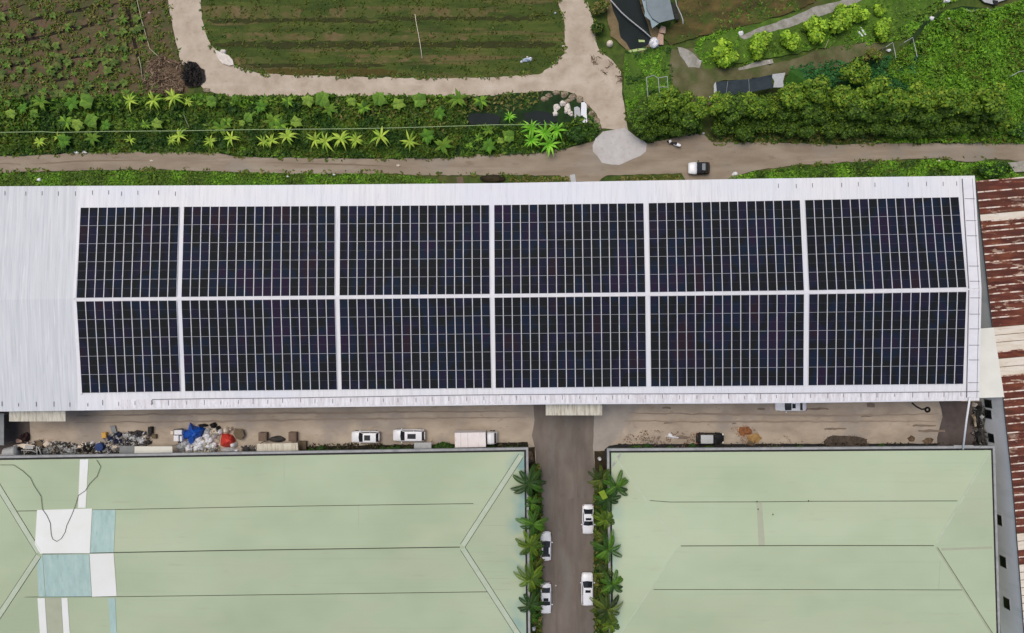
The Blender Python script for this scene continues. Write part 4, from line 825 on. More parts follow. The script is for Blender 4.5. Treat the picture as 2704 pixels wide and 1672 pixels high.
# ---------------------------------------------------------------- green hipped roofs
def green_building(label, outline, apexL, apexR, ze, zr, laps, roofmat):
    """outline: TL, TR, BR, BL pixels at the eave; apexes in pixels at the ridge"""
    b = empty('green_roofed_building', (0, 0, 0), label, 'building')
    TL, TR, BR_, BL = [at(x, y, ze) for x, y in outline]; AL, AR = at(*apexL, zr), at(*apexR, zr)
    mb = MB(); mb.quad([AL, AR, TR, TL]); mb.quad([BL, BR_, AR, AL]); mb.quad([TL, BL, AL]); mb.quad([BR_, TR, AR]); mb.build('roof', M[roofmat], b)
    # walls
    mb = MB(); W = [TL, TR, BR_, BL]; cen = (TL + BR_) / 2
    Wi = [Vector((p.x + (cen.x - p.x) / abs(cen.x - p.x) * 0.3, p.y + (cen.y - p.y) / abs(cen.y - p.y) * 0.3, ze - 0.1)) for p in W]
    for i in range(4): p, q = Wi[i], Wi[(i + 1) % 4]; mb.quad([p, q, Vector((q.x, q.y, 0)), Vector((p.x, p.y, 0))])
    mb.build('wall', M['wall'], b)
    def off(d, z): return [Vector((p.x - (cen.x - p.x) / abs(cen.x - p.x) * d, p.y - (cen.y - p.y) / abs(cen.y - p.y) * d, z)) for p in W]
    r0, r1, r2 = off(0.0, ze - 0.12), off(0.28, ze - 0.12), off(0.60, ze - 0.02)
    mb = MB()
    for i in range(4):
        j = (i + 1) % 4; mb.quad([r0[i], r0[j], r1[j], r1[i]]); mb.quad([r0[j], r0[i], r0[i] - Vector((0, 0, .3)), r0[j] - Vector((0, 0, .3))])
    mb.build('gutter', M['gutter'], b)
    mb = MB(); r1h = off(0.28, ze - 0.02); low_ = off(0.60, ze - 0.5)
    for i in range(4):
        j = (i + 1) % 4; mb.quad([r1h[i], r1h[j], r2[j], r2[i]]); mb.quad([r2[i], r2[j], low_[j], low_[i]]); mb.quad([r1h[j], r1h[i], r1[i], r1[j]])
    mb.build('coping', M['coping'], b)
    b['_'] = 0; del b['_']
    # plane of each main slope, to lay caps and laps on it
    def zof(px, py):
        # ray through pixel against the slope nearest to it (upper or lower main slope)
        d = Vector(((px - CX) / F, (CY - py) / F, -1)); o = Vector((0, 0, CAMH)); best = None
        for tri in ((AL, TR, TL), (AL, BL, BR_), (AL, TL, BL), (AR, BR_, TR)):
            nrm = (tri[1] - tri[0]).cross(tri[2] - tri[0]); t = (tri[0] - o).dot(nrm) / d.dot(nrm); z = (o + d * t).z
            best = z if best is None else min(best, z)
        return best
    def lay(px, py, dz): return at(px, py, zof(px, py) + dz)
    def band(name, line, wd, dz, mat, lab=None):
        mb = MB(); pts = []
        for (x0, y0), (x1, y1) in zip(line, line[1:]):
            k = max(1, int(math.hypot(x1 - x0, y1 - y0) / 60)); pts += [(x0 + (x1 - x0) * i / k, y0 + (y1 - y0) * i / k) for i in range(k)]
        pts.append(line[-1]); L = []; Q = []
        for i, p in enumerate(pts):
            a = pts[max(i - 1, 0)]; c = pts[min(i + 1, len(pts) - 1)]; d = Vector((c[0] - a[0], c[1] - a[1])).normalized()
            h = zof(p[0], p[1])
            L.append(at(p[0] - d.y * wd / 2, p[1] + d.x * wd / 2, h + dz)); Q.append(at(p[0] + d.y * wd / 2, p[1] - d.x * wd / 2, h + dz))
        for i in range(len(L) - 1): mb.prism([L[i], L[i + 1], Q[i + 1], Q[i]], dz + 0.03)
        o = mb.build(name, mat, b)
        if lab: o['label'] = lab
        return o
    return b, lay, band, zof

gl, layL, bandL, zofL = green_building('pale green hipped roof building left of the lane, patched with white and teal sheets', [(-47, 1216), (1384, 1193), (1390, 1704), (-70, 1722)], (105, 1463), (1219, 1445), 4.7, 5.9, None, 'green_roof')
bandL('roof_lap', [(36, 1350), (300, 1346), (700, 1338), (1250, 1330)], 1.6, 0.02, M['darkline'])  # thin dark line along the sheet overlap
bandL('roof_lap', [(20, 1577), (308, 1576), (700, 1571), (1288, 1563)], 1.6, 0.02, M['darkline'])
bandL('ridge_cap', [(112, 1463), (600, 1454), (1214, 1445)], 2.2, 0.05, M['darkline'])
for nm, ln in (('hip', [(1376, 1203), (1222, 1441)]), ('hip', [(1380, 1694), (1222, 1449)]), ('hip', [(-40, 1228), (102, 1459)]), ('hip', [(-60, 1712), (102, 1467)])):
    bandL('hip_cap', ln, 13, 0.05, M['green_cap']); 
    d = Vector((ln[1][0] - ln[0][0], ln[1][1] - ln[0][1])).normalized()
    for s_ in (-7.2, 7.2): bandL('hip_cap_edge', [(p[0] - d.y * s_, p[1] + d.x * s_) for p in ln], 1.2, 0.04, M['darkline'])
for i, (y, a, b_) in enumerate([(1387, 1270, 1350), (1458, 1240, 1310), (1482, 1260, 1345), (1510, 1270, 1330), (1527, 1280, 1345), (1541, 1275, 1352), (1557, 1300, 1350), (1440, 1310, 1360)]):
    bandL('streak_seam', [(a, y), (b_, y + 1)], 1.0, 0.015, M['clear_sheet'])
def roofpatch(lay, b, name, poly, mat, dz, lab):
    mb = MB(); mb.prism([lay(x, y, dz) for x, y in poly], 0.03); o = mb.build(name, mat, b); o['label'] = lab; return o
roofpatch(layL, gl, 'patch_sheet', [(98, 1347), (243, 1343), (237, 1461), (106, 1462), (92, 1437)], M['white_sheet'], 0.06, 'large white roofing sheet above the ridge')
roofpatch(layL, gl, 'patch_sheet', [(244.5, 1347), (305, 1346.5), (300, 1459), (238.5, 1461)], M['teal_sheet'], 0.05, 'teal roofing sheet above the ridge')
roofpatch(layL, gl, 'patch_sheet', [(113.5, 1465), (235, 1464), (241.5, 1575), (121, 1576)], M['teal_sheet'], 0.05, 'wide teal roofing sheet below the ridge')
roofpatch(layL, gl, 'patch_sheet', [(98, 1490), (112, 1465), (119.5, 1576), (102, 1576)], M['teal_sheet'], 0.035, 'narrow pale teal sheet beside the hip')
roofpatch(layL, gl, 'patch_sheet', [(236.5, 1463), (300, 1461), (308, 1574), (243, 1576)], M['white_sheet'], 0.06, 'white roofing sheet below the ridge')
roofpatch(layL, gl, 'patch_sheet', [(211, 1214), (233.5, 1213), (226, 1341), (206, 1341)], M['white_sheet'], 0.05, 'tall narrow white sheet near the upper eave')
roofpatch(layL, gl, 'patch_sheet', [(99, 1580), (118, 1579.5), (126, 1700), (107, 1700)], M['white_sheet'], 0.05, 'left narrow white strip near the lower eave')
roofpatch(layL, gl, 'patch_sheet', [(162, 1579.5), (178, 1579), (186, 1700), (169, 1700)], M['white_sheet'], 0.05, 'right narrow white strip near the lower eave')
roofpatch(layL, gl, 'patch_sheet', [(119, 1579.5), (161, 1579.5), (168, 1700), (127, 1700)], M['clear_sheet'], 0.03, 'greyish sheet between two white strips')
roofpatch(layL, gl, 'patch_sheet', [(286, 1580), (304, 1579), (309, 1700), (293, 1700)], M['teal_sheet'], 0.04, 'narrow teal strip near the lower eave')
bandL('roof_lap', [(224, 1212), (222, 1240)], 1.2, 0.02, M['darkline'])
bandL('sheet_joint', [(750, 1206), (750, 1275)], 1.0, 0.015, M['clear_sheet'])
bandL('sheet_joint', [(946, 1330), (947, 1392)], 1.0, 0.015, M['clear_sheet'])
mb = MB()
ln = [(0, 1228), (36, 1228), (60, 1244), (80, 1262), (90, 1283), (108, 1310), (112, 1345), (124, 1362), (133, 1382), (135, 1412), (139, 1424), (150, 1430), (162, 1422), (172, 1405), (176, 1388), (190, 1358), (199, 1335), (207, 1308), (225, 1296), (236, 1278), (256, 1258), (266, 1232), (255, 1215)]
mb.tube([layL(x, y, 0.12) for x, y in ln], 0.035, 5); c_ = mb.build('cable', M['darkline'], None, loc=layL(139, 1424, 0.1)); tag(c_, 'thin dark cable looping across the white patch of the left green roof', 'cable')

gr, layR, bandR, zofR = green_building('pale green hipped roof building right of the lane, in front of the rusty roof', [(1614, 1196), (2617, 1189), (2632, 1694), (1620, 1700)], (1792, 1442), (2469, 1441), 4.7, 5.9, None, 'green_roof_right')
bandR('roof_lap', [(1717, 1322), (1770, 1326), (2000, 1325.5), (2150, 1324), (2528, 1323)], 1.6, 0.02, M['darkline'])
bandR('roof_lap', [(1726, 1557), (2100, 1557), (2541, 1558)], 1.6, 0.02, M['darkline'])
bandR('ridge_cap', [(1798, 1442), (2100, 1441), (2466, 1441)], 1.8, 0.05, M['darkline'])
bandR('hip_cap', [(2472, 1446), (2626, 1686)], 3, 0.04, M['clear_sheet'])
bandR('hip_cap', [(2474, 1434), (2611, 1198)], 5, 0.03, M['green_cap'])
bandR('hip_cap', [(1790, 1437), (1622, 1204)], 3, 0.03, M['green_cap'])
bandR('hip_cap', [(1790, 1447), (1630, 1688)], 3, 0.03, M['green_cap'])
bandR('hip_cap_edge', [(2476, 1446), (2628, 1683)], 1.2, 0.06, M['darkline'])
bandR('sheet_joint', [(2483, 1480), (2479, 1556)], 1.2, 0.02, M['clear_sheet'])
bandR('sheet_joint', [(2486, 1451), (2620, 1446)], 6, 0.012, M['clear_sheet'])
bandR('hip_cap', [(1672, 1316), (1717, 1322)], 1.5, 0.02, M['clear_sheet'])
roofpatch(layR, gr, 'skylight_sheet', [(1998, 1328), (2012, 1328), (2020, 1440), (2004, 1440)], M['clear_sheet'], 0.03, 'slightly darker olive roof sheet')
for x, y in ((2002, 1345), (2041, 1359), (1999, 1325), (2135, 1323)):
    mb = MB(); mb.blob(layR(x, y, 0.04), (0.07, 0.14, 0.05), seed=x); mb.build('roof_vent', M['dgrey'], gr)
# white pole leaning from the white eave down to the coping
mb = MB(); mb.tube([at(2561, 1050, 7.9), at(2552, 1110, 6.5), at(2543, 1186, 4.8)], 0.13, 8)
mb.build('pole', M['white'], None, loc=at(2543, 1186, 4.8), smooth=True, label='long white pole leaning from the white eave to the right green roof', cat='pole')
# grey strap at the left corner of the right roof
roofpatch(layR, gr, 'corner_sheet', [(1636, 1197), (1641, 1199), (1632, 1216), (1618, 1234), (1617, 1226)], M['coping'], 0.05, 'grey diagonal strip at the roof corner')

# ---------------------------------------------------------------- rusty roofed building on the right
ZU = 5.0
LE = [(478, 2578), (868, 2622), (1050, 2650), (1290, 2676), (1600, 2700), (1760, 2712)]
def lx(y): return interp(LE, y)
rb = empty('rusty_roofed_building', (0, 0, 0), 'building with rusty brown sheet roof and grey side wall at the right edge', 'building')
ys = [478, 506, 528, 549, 566, 584, 597, 610, 631, 649, 670, 691, 712, 733, 754, 775, 797, 820, 838, 864, 885, 904, 928, 947, 969, 992, 1012, 1034, 1054, 1075, 1097, 1118, 1142, 1161, 1181, 1203, 1224]
while ys[-1] < 1750: ys.append(ys[-1] + 20.5)
def rtype(i):
    y = ys[i]
    if 560 < y < 584 or 864 <= y < 920 or 940 < y < 990: return 2
    if 1395 < y < 1440 or 1478 < y < 1640: return 2
    return 0
mb = MB(); slope = -0.088; XF = 3400
def rp(x, y, z): return at(x, y + slope * (x - lx(y)), z)
for i in range(len(ys) - 1):
    y0, y1 = ys[i], ys[i + 1]; t = rtype(i); e = 0.06
    # each sheet dips slightly towards the next, whose edge stands proud
    nseg = 8
    for s_ in range(nseg):
        def X(y, k): return lx(y) + (XF - lx(y)) * k / nseg
        a0, a1 = (X(y0, s_), X(y0, s_ + 1)); b0, b1 = (X(y1, s_), X(y1, s_ + 1)); yl = y0 + (3.4 if t == 0 else 1.6)
        l0, l1 = X(yl, s_), X(yl, s_ + 1)
        mb.quad([rp(l0, yl, ZU + e), rp(l1, yl, ZU + e), rp(a1, y0, ZU + e), rp(a0, y0, ZU + e)], 1 if t == 0 else 3)
        mb.quad([rp(b0, y1, ZU), rp(b1, y1, ZU), rp(l1, yl, ZU + e), rp(l0, yl, ZU + e)], t)
        mb.quad([rp(b0, y1, ZU), rp(b0, y1, ZU + e), rp(b1, y1, ZU + e), rp(b1, y1, ZU)], 0)
mb.build('roof', [M['rust'], M['rustedge'], M['creamroof'], M['brown']], rb)
mb = MB()
pts = [rp(lx(y), y, ZU - 0.02) for y in ys]
for a, b in zip(pts, pts[1:]): mb.quad([a, b, Vector((b.x, b.y, 0)), Vector((a.x, a.y, 0))])
mb.quad([pts[0], Vector((pts[0].x, pts[0].y, 0)), at(XF, 478 - 72, ZU) - Vector((0, 0, ZU)), at(XF, 478 - 72, ZU - .02)])
mb.build('wall', M['greywall'], rb)
mb = MB(); mb.tube([rp(lx(y) - 1.5, y, ZU - 0.02) for y in ys[::2]], 0.07, 6); mb.build('eave_trim', M['dgrey'], rb)
def wall_window(yc, z0, z1, ln, nm='window', mat='glassdark'):
    # window on the slanted side wall around photo row yc
    p = rp(lx(yc), yc, ZU); q = rp(lx(yc + 20), yc + 20, ZU); d = Vector((q.x - p.x, q.y - p.y, 0)).normalized(); nrm = Vector((d.y, -d.x, 0))
    if nrm.x > 0: nrm = -nrm
    mb = MB(); a = Vector((p.x, p.y, 0)) + nrm * 0.02; h = d * ln / 2
    fr = MB(); rz = math.atan2(d.y, d.x); c = Vector((p.x, p.y, (z0 + z1) / 2)) + nrm * 0.02
    fr.box(c, (ln + 0.12, 0.06, z1 - z0 + 0.12), 0, rz); f = fr.build(nm, M['coping'], rb)
    g_ = MB(); g_.box(c + nrm * 0.025, (ln, 0.04, z1 - z0), 0, rz); o = g_.build('pane', M[mat], None); o.parent = f
for yc, z0, z1, ln in ((1074, 0.9, 2.4, 1.2), (1103, 0.7, 2.1, 1.3), (1168, 0.9, 2.1, 1.3), (1392, 0.9, 2.1, 1.5), (1505, 1.1, 2.3, 1.6), (1618, 1.2, 2.4, 1.6), (1282, 0.2, 0.8, 1.2)):
    wall_window(yc, z0, z1, ln)
mb = MB(); mb.prism([at(2589, 868, 5.35), at(2624, 865, 5.35), at(2652, 1049, 5.35), at(2584, 1051, 5.35)], 0.12)
mb.build('link_roof', M['cream_sheet'], None, loc=at(2620, 960, 5.3), label='cream flat roof sheet linking the white roof to the rusty roof', cat='roof')

# ---------------------------------------------------------------- vehicles
def loft(secs, m=0, n=14, power=3.2):
    """secs: (x, halfwidth, zlow, zhigh) -> closed rounded body along x"""
    mb = MB()
    for (x, hw, z0, z1) in secs:
        for j in range(n):
            t = 2 * math.pi * (j + 0.5) / n; c, s = math.cos(t), math.sin(t)
            y = hw * math.copysign(abs(c) ** (2 / power), c); z = (z0 + z1) / 2 + (z1 - z0) / 2 * math.copysign(abs(s) ** (2 / power), s)
            mb.v.append((x, y, z))
    for i in range(len(secs) - 1):
        for j in range(n):
            j2 = (j + 1) % n; mb.f.append((i * n + j, (i + 1) * n + j, (i + 1) * n + j2, i * n + j2)); mb.m.append(m)
    mb.f.append(tuple(range(n))); mb.m.append(m); mb.f.append(tuple(range(len(secs) * n - 1, (len(secs) - 1) * n - 1, -1))); mb.m.append(m)
    return mb

def wheels(root, xs_, hw, r=0.32):
    for x in xs_:
        for s in (-1, 1):
            mb = MB(); n = 18; y0, y1 = s * (hw - 0.2), s * hw
            for y in (y0, y1):
                for j in range(n): a = 2 * math.pi * j / n; mb.v.append((x + r * math.cos(a), y, r + r * math.sin(a)))
            for j in range(n): mb.f.append((j, (j + 1) % n, n + (j + 1) % n, n + j)); mb.m.append(0)
            mb.f.append(tuple(range(n))); mb.m.append(0); mb.f.append(tuple(range(2 * n - 1, n - 1, -1))); mb.m.append(0)
            wo_ = mb.build('wheel', M['rubber'], root)
            h = MB(); h.box((x, s * (hw + 0.005), r), (0.36, 0.02, 0.36)); h.box((x, s * (hw + 0.008), r), (0.36, 0.02, 0.36), 0); hb = h.build('rim', M['rim'], None); hb.parent = wo_

def car(label, px, py, ang, L=4.5, W=1.78, kind='sedan', paint='carwhite', roofm=None, sun=None, group=None, cat='car', name='parked_car', hood=None):
    """nose points along local +x; ang in degrees anticlockwise from picture right"""
    root = empty(name, (0, 0, 0), label, cat, group)
    h = L / 2; w = W / 2; P = M[paint]; roofm = M[roofm] if roofm else P
    Hr = 1.46 if kind == 'sedan' else 1.66
    if kind == 'sedan': zb = [(-h, .80, .5, .80), (-h + .12, .93, .32, .94), (-h + .8, 1, .24, 1.0), (-0.4, 1, .22, .98), (h - 1.5, 1, .22, .97), (h - .9, .98, .24, .92), (h - .35, .90, .3, .82), (h - .08, .74, .36, .70), (h, .6, .42, .62)]; fx, fr, rr, rx_ = h - 1.42, h - 2.2, -h + 1.25, -h + .62
    else: zb = [(-h, .86, .5, .98), (-h + .1, .95, .34, 1.06), (-h + .7, 1, .26, 1.08), (-0.4, 1, .24, 1.06), (h - 1.35, 1, .24, 1.05), (h - .8, .98, .26, 1.0), (h - .3, .92, .32, .92), (h - .06, .80, .38, .8), (h, .68, .45, .68)]; fx, fr, rr, rx_ = h - 1.25, h - 1.95, -h + .42, -h + .12
    body = loft([(x, w * k, a, b) for x, k, a, b in zb]).build('body', P, root, smooth=True)
    zs = 1.0 if kind == 'sedan' else 1.08; z0 = zs - 0.06; wb, wt = w * .93, w * .74
    def q(pts, nm, m, th=0.03):
        mb = MB(); mb.quad(pts); o = mb.build(nm, m, root); return o
    A = [(fx, -wb * .92, z0), (fx + 0.12, 0, z0), (fx, wb * .92, z0)]
    T = [(fr, wt, Hr - .03), (fr + 0.05, 0, Hr - .01), (fr, -wt, Hr - .03)]
    q(A + T, 'windscreen', M['carglass'])
    q([(rx_, wb * .9, z0), (rx_, -wb * .9, z0), (rr, -wt, Hr - .04), (rr, wt, Hr - .04)], 'rear_window', M['carglass'])
    for s in (-1, 1): q([(fx, s * wb * .92, z0), (rx_, s * wb * .9, z0), (rr, s * wt, Hr - .04), (fr, s * wt, Hr - .03)][::s], 'side_window', M['carglass'])
    # pillars and roof skin
    for s in (-1, 1):
        for a_, b_, r_ in (((fx, s * wb * .92, z0), (fr, s * wt, Hr - .03), .045), ((rx_, s * wb * .9, z0), (rr, s * wt, Hr - .04), .06), (((fr + rr) / 2, s * wb * .97, z0), ((fr + rr) / 2, s * wt, Hr - .03), .045)):
            mb = MB(); mb.tube([a_, b_], r_, 5); mb.build('pillar', P, root)
    n = 8; mb = MB(); rows_ = []
    for i in range(n + 1):
        t = i / n; x = fr + 0.03 + (rr - fr - 0.03) * t; zz = Hr + 0.035 * math.sin(math.pi * t); ww = wt * (1.02 + 0.03 * math.sin(math.pi * t))
        rows_.append([(x, -ww, zz - .05), (x, -ww * .8, zz), (x, 0, zz + .02), (x, ww * .8, zz), (x, ww, zz - .05)])
    for i in range(n):
        for j in range(4): mb.quad([rows_[i][j], rows_[i][j + 1], rows_[i + 1][j + 1], rows_[i + 1][j]][::-1])
    mb.build('roof_panel', roofm, root, smooth=True)
    if sun:
        mb = MB(); c, l, ww, mt = sun; mb.box((fr + (rr - fr) * c, 0, Hr + .062), (l, ww, 0.02)); bevel(mb.build('sunroof', M[mt], root), .03)
    wheels(root, (h - .85, -h + .85), w * .98)
    for s in (-1, 1):
        mb = MB(); mb.blob((h - .22, s * w * .72, .66 if kind == 'sedan' else .78), (.16, .17, .08), seed=1); mb.build('headlight', M['lampw'], root, smooth=True)
        mb = MB(); mb.blob((-h + .08, s * w * .74, .82 if kind == 'sedan' else .95), (.08, .15, .08), seed=2); mb.build('tail_light', M['lampr'], root, smooth=True)
        mb = MB(); mb.blob((fx - .12, s * (w + .09), zs + .02), (.09, .12, .08), seed=3); mb.build('mirror', P, root, smooth=True)
    if hood:
        loft([(x, w * k * 1.02, a, b + .02) for x, k, a, b in [(fx + .05, 1, .3, 1.05), (h - .8, .98, .3, 1.0), (h - .3, .93, .34, .94), (h - .03, .84, .4, .84), (h + .03, .7, .47, .7)]]).build('front_end', M[hood], root, smooth=True)
    p = at(px, py, 0.9); root.location = (p.x, p.y, 0.06); root.rotation_euler = (0, 0, R(ang)); return root
CG = 'white cars parked beside the lane'
car('white hatchback with dark square sunroof, parked left of the white saloon in the yard', 965, 1154, 180, 4.3, 1.8, 'suv', sun=(.33, .9, .8, 'glassdark'), group='white cars in the yard')
car('long white saloon with grey sunroof, parked between the hatchback and the box truck', 1080, 1150, 180, 4.9, 1.85, 'suv', sun=(.4, 1.25, .75, 'glassdark'), group='white cars in the yard')
car('white car half hidden under the lower eave of the white roof', 2089, 1071, 180, 4.7, 1.8, 'sedan', sun=(.25, .5, .7, 'glassdark'), group='white cars in the yard')
car('white car pointing down the lane under the right hand palms, uppermost in the lane', 1553, 1372, -90, 4.5, 1.8, 'sedan', sun=(.28, .35, .85, 'glassdark'), group=CG)
car('white car partly covered by palm fronds, upper one left of the lane', 1441, 1443, 90, 4.4, 1.72, 'sedan', sun=(.4, 1.2, .85, 'glassdark'), group=CG)
car('white saloon pointing down the lane, lower one left of the lane', 1441, 1581, -90, 4.7, 1.75, 'sedan', sun=(.2, .5, .75, 'glassdark'), group=CG)
car('white estate car pointing up the lane, lowest on the right side', 1551, 1556, 90, 4.9, 1.85, 'suv', sun=(.2, .4, .8, 'glassdark'), group=CG)
car('small white car with a black roof standing on the dirt road', 1846, 444, 180, 3.15, 1.85, 'suv', paint='carblack', hood='carwhite', sun=(.12, .5, 1.0, 'grey'))
car('black pickup with a pale grey cover parked by the right green roof', 1876, 1158, 0, 4.2, 1.65, 'suv', paint='carblack', roofm='cargrey')
# box truck
tr = empty('box_truck', (0, 0, 0), 'white box truck parked by the lane corner of the left green roof', 'truck')
M['truckbox'] = nmat('pinkish_white_panel', [(0.3, G(230, 221, 217)), (0.7, G(240, 234, 231))], scale=0.9, layers=[(1.5, (3, 0.6, 1), 0.6, 0.72, G(190, 168, 160), 0.5)])
mb = MB(); mb.box((-0.75, 0, 1.75), (4.6, 2.2, 2.2)); bevel(mb.build('cargo_box', M['truckbox'], tr), .05)
for x in (-2.15, -1.1): mb = MB(); mb.box((x, 0, 2.865), (0.05, 2.15, 0.03)); mb.build('roof_seam', M['greylt'], tr)
cb = loft([(1.7, .86, .5, 1.95), (1.78, .92, .45, 2.15), (2.3, .92, .45, 2.18), (2.75, .90, .45, 2.05), (3.05, .88, .45, 1.3), (3.2, .82, .5, 1.05)], power=5); cb.build('cab', M['carwhite'], tr, smooth=False)
mb = MB(); mb.quad([(3.08, -.75, 1.32), (3.08, .75, 1.32), (2.80, .72, 1.98), (2.80, -.72, 1.98)]); mb.build('windscreen', M['carglass'], tr)
mb = MB(); mb.box((0.2, 0, .55), (5.8, .8, .18)); mb.build('chassis', M['dgrey'], tr)
mb = MB()
wheels(tr, (2.5, -1.9), .95, .38)
for s in (-1, 1):
    mb = MB(); mb.box((3.2, s * .62, .72), (.06, .25, .15)); mb.build('headlight', M['lampw'], tr)
    mb = MB(); mb.box((2.75, s * 1.08, 1.55), (.08, .22, .3)); mb.build('mirror', M['black'], tr)
p = at(1256, 1159, 2); tr.location = (p.x, p.y, 0.06); tr.rotation_euler = (0, 0, R(1))
# scooter
so = empty('scooter', (0, 0, 0), 'white motor scooter standing on the road below the hedge', 'scooter')
mb = loft([(.55, .03, .5, .9), (.6, .2, .3, .95), (.75, .22, .3, .95), (.95, .06, .55, .85)]); mb.build('front_fairing', M['carwhite'], so, smooth=True)
mb = loft([(-.95, .05, .65, .8), (-.8, .17, .5, .86), (-.3, .2, .4, .8), (.0, .18, .3, .6), (.1, .1, .3, .4)]); mb.build('rear_body', M['carwhite'], so, smooth=True)
mb = loft([(-.28, .12, .8, .88), (-.15, .17, .78, .90), (.05, .15, .74, .86), (.2, .08, .72, .8)]); mb.build('seat', M['black'], so, smooth=True)
mb = MB(); mb.box((.35, 0, .3), (.6, .3, .06)); mb.build('footboard', M['black'], so)
mb = MB(); mb.tube([(.62, -.33, 1.02), (.68, 0, 1.0), (.62, .33, 1.02)], .02, 6); mb.build('handlebar', M['black'], so)
for x in (.85, -.65):
    mb = MB(); mb.tube([(x, -.06, .26), (x, .06, .26)], .26, 16); mb.build('wheel', M['rubber'], so)
p = at(1781, 380, 0.5); so.location = (p.x, p.y, 0.06); so.rotation_euler = (0, 0, R(157)); so.scale = (1.05, 1.25, 1)

# ---------------------------------------------------------------- things lying about
def slab(name, poly, z, th, mat, label, cat, legs=False, group=None, rot=None):
    """flat sheet or board seen at pixel outline, top at height z (legs: posts to the ground)"""
    pts = [at(x, y, z) for x, y in poly]; c = sum(pts, Vector()) / len(pts); base = Vector((c.x, c.y, 0.0 if legs else z - th))
    if legs:
        root = empty(name, base, label, cat, group); mb = MB(); mb.prism(pts, th); mb.build('roof_sheet', M[mat], root)
        for q in pts[:4]:
            v = q.lerp(c, 0.08); mb = MB(); mb.tube([(v.x, v.y, 0), (v.x, v.y, z - th)], .05, 6); mb.build('post', M['grey'], root)
        return root
    mb = MB(); mb.prism(pts, th); o = mb.build(name, M[mat], None, loc=base, label=label, cat=cat, group=group); return o
def crate(name, px, py, wpx, hpx, z, mat, label, cat, rz=0.0, group=None):
    """box with a rim and lid seam; size in photo pixels, top at z"""
    k = (CAMH - z) / F; p = at(px, py, z); W_, D_ = wpx * k, hpx * k; mb = MB()
    mb.box((p.x, p.y, z / 2), (W_, D_, z), 0, rz); mb.box((p.x, p.y, z + .02), (W_ * .86, D_ * .82, .05), 0, rz)
    return bevel(mb.build(name, M[mat], None, loc=(p.x, p.y, 0), label=label, cat=cat, group=group), .03)
def smooth_name(n): return not any(q in n for q in ('heap', 'scrap', 'bundle', 'rock', 'stone', 'plastic'))
def lump(name, px, py, rx, ry, hz, mat, label, cat, seed=0, amp=.2, group=None, z=0.0, fr=1.6, flat=0.25):
    k = (CAMH - hz) / F; p = at(px, py, hz * 0.6 + z); mb = MB(); mb.blob((p.x, p.y, z + hz * flat), (rx * k, ry * k, hz * .8), amp=amp, seed=seed, fr=fr, flat=flat, seg=18 if smooth_name(name) else 11, rings=11 if smooth_name(name) else 7)
    sm = smooth_name(name)
    return mb.build(name, M[mat], None, loc=(p.x, p.y, z), smooth=sm, label=label, cat=cat, group=group)
def line(name, pts, z, r, mat, label, cat):
    q = [at(x, y, z if not isinstance(z, list) else z[i]) for i, (x, y) in enumerate(pts)]; mb = MB(); mb.tube(q, r, 6)
    return mb.build(name, M[mat], None, loc=q[0], smooth=True, label=label, cat=cat)

# fields and bank
line('hose', [(-100, 352), (0, 350), (110, 348), (150, 350), (300, 347), (460, 346), (640, 343), (740, 342), (950, 340), (1080, 337), (1240, 332), (1300, 330), (1470, 329)], 1.6, .06, 'hose', 'long pale green hose stretched along the planted bank', 'hose')
line('rope', [(355, -60), (363, 5), (372, 45), (383, 85), (395, 128), (410, 142), (424, 154)], .3, .06, 'twine', 'pale rope running down the right side of the brown field', 'rope')
line('rope', [(366, 150), (372, 175), (376, 210)], .3, .06, 'twine', 'short pale rope beside the end of the trench', 'rope')
line('stick', [(1096, 38), (1099, 60), (1105, 90), (1110, 120), (1115, 155)], .25, .05, 'cream', 'long thin pale stick lying across the grass field', 'stick')
line('stick', [(2188, 105), (2178, 128)], .3, .05, 'twine', 'short pale stick on the muddy track right of the lime shrubs', 'stick')
line('stick', [(485, 303), (500, 338)], .9, .03, 'twine', 'thin slanting stick above the pale hose', 'stick')
sheet('brush_ground', [(385, 170), (420, 155), (470, 160), (490, 200), (480, 240), (400, 248), (385, 215)], M['brush'], 7, 9)
cover('brushwood', [(388, 172), (425, 152), (475, 165), (492, 205), (480, 245), (400, 250), (380, 215)], 70, 0.13, [gc(106, 88, 70), gc(84, 68, 50), gc(134, 114, 92), gc(60, 46, 34)], 0.6, 'tangle of brown brushwood beside the sandy path', 'brushwood', seed=24, elong=7)
sheet('ash_ground', [(484, 172), (500, 160), (522, 170), (538, 185), (540, 215), (520, 232), (492, 228), (482, 205)], M['ash'], 5, 7)
cover('burnt_brush', [(488, 176), (504, 164), (520, 174), (534, 190), (534, 214), (518, 228), (494, 224), (486, 204)], 90, 0.12, [gc(30, 26, 24), gc(20, 17, 16), gc(52, 46, 42), gc(14, 12, 12)], 0.8, 'black burnt brush heap at the edge of the sandy path', 'burnt brush', seed=25, elong=6)
cover('junction_twigs', [(1548, 152), (1575, 150), (1620, 165), (1646, 205), (1640, 222), (1610, 215), (1580, 180)], 16, 0.10, [gc(70, 54, 40), gc(96, 78, 60)], 0.25, 'scattered dark twigs at the sandy junction', 'twigs', seed=26, elong=9, clump=0.5)
lump('rock', 545, 238, 10, 6, .3, 'stone', 'grey rock beside the burnt heap', 'rock', 4)
slab('broken_slab', [(566, 130), (578, 136), (590, 140), (604, 147), (614, 158), (617, 171), (605, 173), (588, 168), (578, 158), (572, 145)], .35, .3, 'stonew', 'white broken slab at the inner bend of the sandy path', 'slab')
lump('rock', 588, 136, 9, 6, .5, 'stonew', 'small white rock on top of the path bend slab', 'rock', 5)
